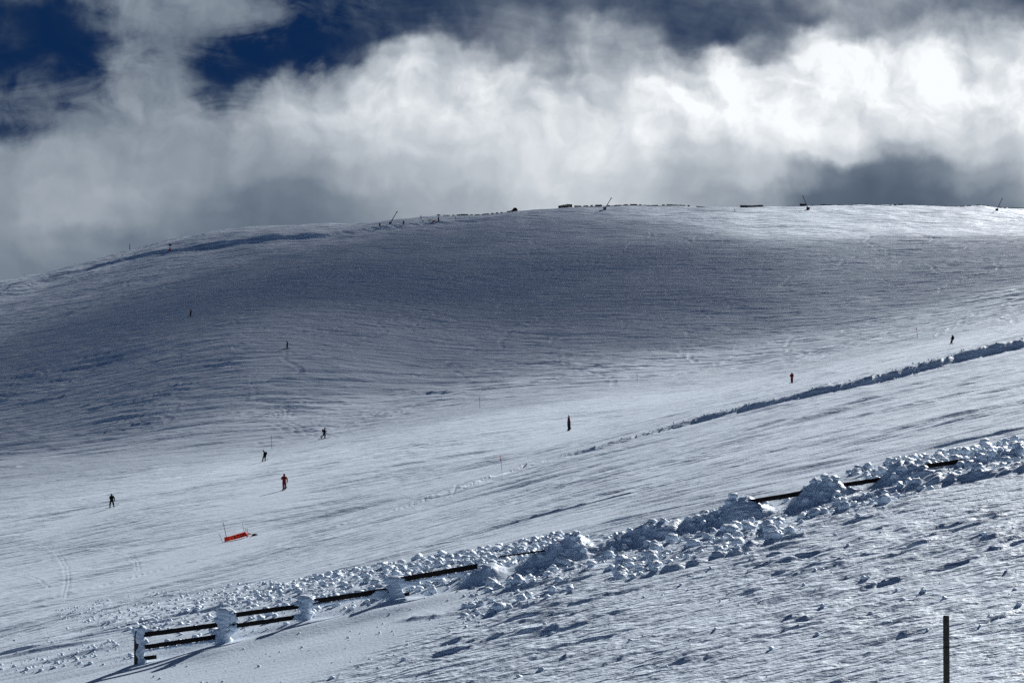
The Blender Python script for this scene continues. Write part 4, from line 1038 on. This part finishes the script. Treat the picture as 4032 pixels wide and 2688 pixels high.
# billows: each puff is brighter on its upper right, where the sun is
def billow(scale, off, d, rough=.55, det=8):
    a_ = NZ(scale, det, rough, vec=wv, off=off).outputs['Fac']
    sh = N(nt, 'ShaderNodeVectorMath'); sh.operation = 'ADD'; L(nt, wv, sh.inputs[0]); sh.inputs[1].default_value = (d, -d, 0)
    b_ = NZ(scale, det, rough, vec=sh.outputs[0], off=off).outputs['Fac']
    return MA('SUBTRACT', a_, b_), a_
g1, f1 = billow(1/190., 21., 26., .5, 6); g2, f2 = billow(1/70., 33., 10., .5, 6)
soft = N(nt, 'ShaderNodeMapRange'); soft.interpolation_type = 'SMOOTHSTEP'; soft.inputs['From Min'].default_value = 430.; soft.inputs['From Max'].default_value = 150.; soft.inputs['To Min'].default_value = .35; L(nt, sp.outputs[1], soft.inputs['Value'])
rl = MA('ADD', MA('MULTIPLY', g1, .65), MA('MULTIPLY', g2, .14))
rl = MA('ADD', rl, MA('MULTIPLY', MA('SUBTRACT', f1, .5), .28))
rl = MA('MULTIPLY_ADD', rl, soft.outputs[0], 1.035)
Lq = MA('MULTIPLY', Lm, rl, clamp=True)
def chan(a, b, c):   # sRGB-like response of the brightness, as a colour
    return MA('POWER', MA('MULTIPLY_ADD', Lq, a, b, clamp=True), 2.2)
cc = N(nt, 'ShaderNodeCombineColor')
L(nt, chan(1.06, -.085, 0), cc.inputs[0]); L(nt, chan(1.0, -.01, 0), cc.inputs[1]); L(nt, chan(.91, .09, 0), cc.inputs[2])
blue = N(nt, 'ShaderNodeRGB'); blue.outputs[0].default_value = (.0035, .02, .075, 1)
mxb = N(nt, 'ShaderNodeMix'); mxb.data_type = 'RGBA'; L(nt, Bq, mxb.inputs[0]); L(nt, cc.outputs[0], mxb.inputs[6]); L(nt, blue.outputs[0], mxb.inputs[7])
bgc = N(nt, 'ShaderNodeBackground'); bgc.inputs['Strength'].default_value = .895; L(nt, mxb.outputs[2], bgc.inputs['Color'])
# the cloud bank stands in front; overhead and behind the open sky takes over
m1 = N(nt, 'ShaderNodeMapRange'); m1.interpolation_type = 'SMOOTHSTEP'; m1.inputs['From Min'].default_value = .25; m1.inputs['From Max'].default_value = .6; L(nt, sep.outputs['Y'], m1.inputs['Value'])
m2 = N(nt, 'ShaderNodeMapRange'); m2.interpolation_type = 'SMOOTHSTEP'; m2.inputs['From Min'].default_value = .55; m2.inputs['From Max'].default_value = .3; L(nt, sep.outputs['Z'], m2.inputs['Value'])
ms = N(nt, 'ShaderNodeMixShader'); L(nt, MA('MULTIPLY', m1.outputs[0], m2.outputs[0]), ms.inputs[0]); L(nt, bgs.outputs[0], ms.inputs[1]); L(nt, bgc.outputs[0], ms.inputs[2])
L(nt, ms.outputs[0], out.inputs['Surface'])
world.cycles.sampling_method = 'MANUAL'; world.cycles.sample_map_resolution = 512

sun = bpy.data.lights.new('sun', 'SUN'); sun.energy = 5.0; sun.angle = math.radians(.5); sun.color = (1., .975, .94)
so = bpy.data.objects.new('sun', sun); C.objects.link(so); so.rotation_euler = SUN.to_track_quat('Z', 'Y').to_euler(); so.location = SUN*500

# ------------------------------------------------------------------ camera
cam = bpy.data.cameras.new('camera'); cam.sensor_width = 36; cam.lens = 65; cam.shift_y = (VH-1344)/4032; cam.clip_start = .5; cam.clip_end = 20000
co = bpy.data.objects.new('camera', cam); C.objects.link(co); co.location = (0, 0, 0); co.rotation_euler = (math.radians(90), 0, 0)
sc = bpy.context.scene; sc.camera = co
sc.view_settings.view_transform = 'Standard'; sc.view_settings.look = 'None'; sc.view_settings.exposure = .17; sc.view_settings.gamma = 1
sc.render.engine = 'CYCLES'; sc.cycles.max_bounces = 5; sc.cycles.diffuse_bounces = 2; sc.cycles.volume_bounces = 1; sc.cycles.use_denoising = False
sc.cycles.transparent_max_bounces = 12
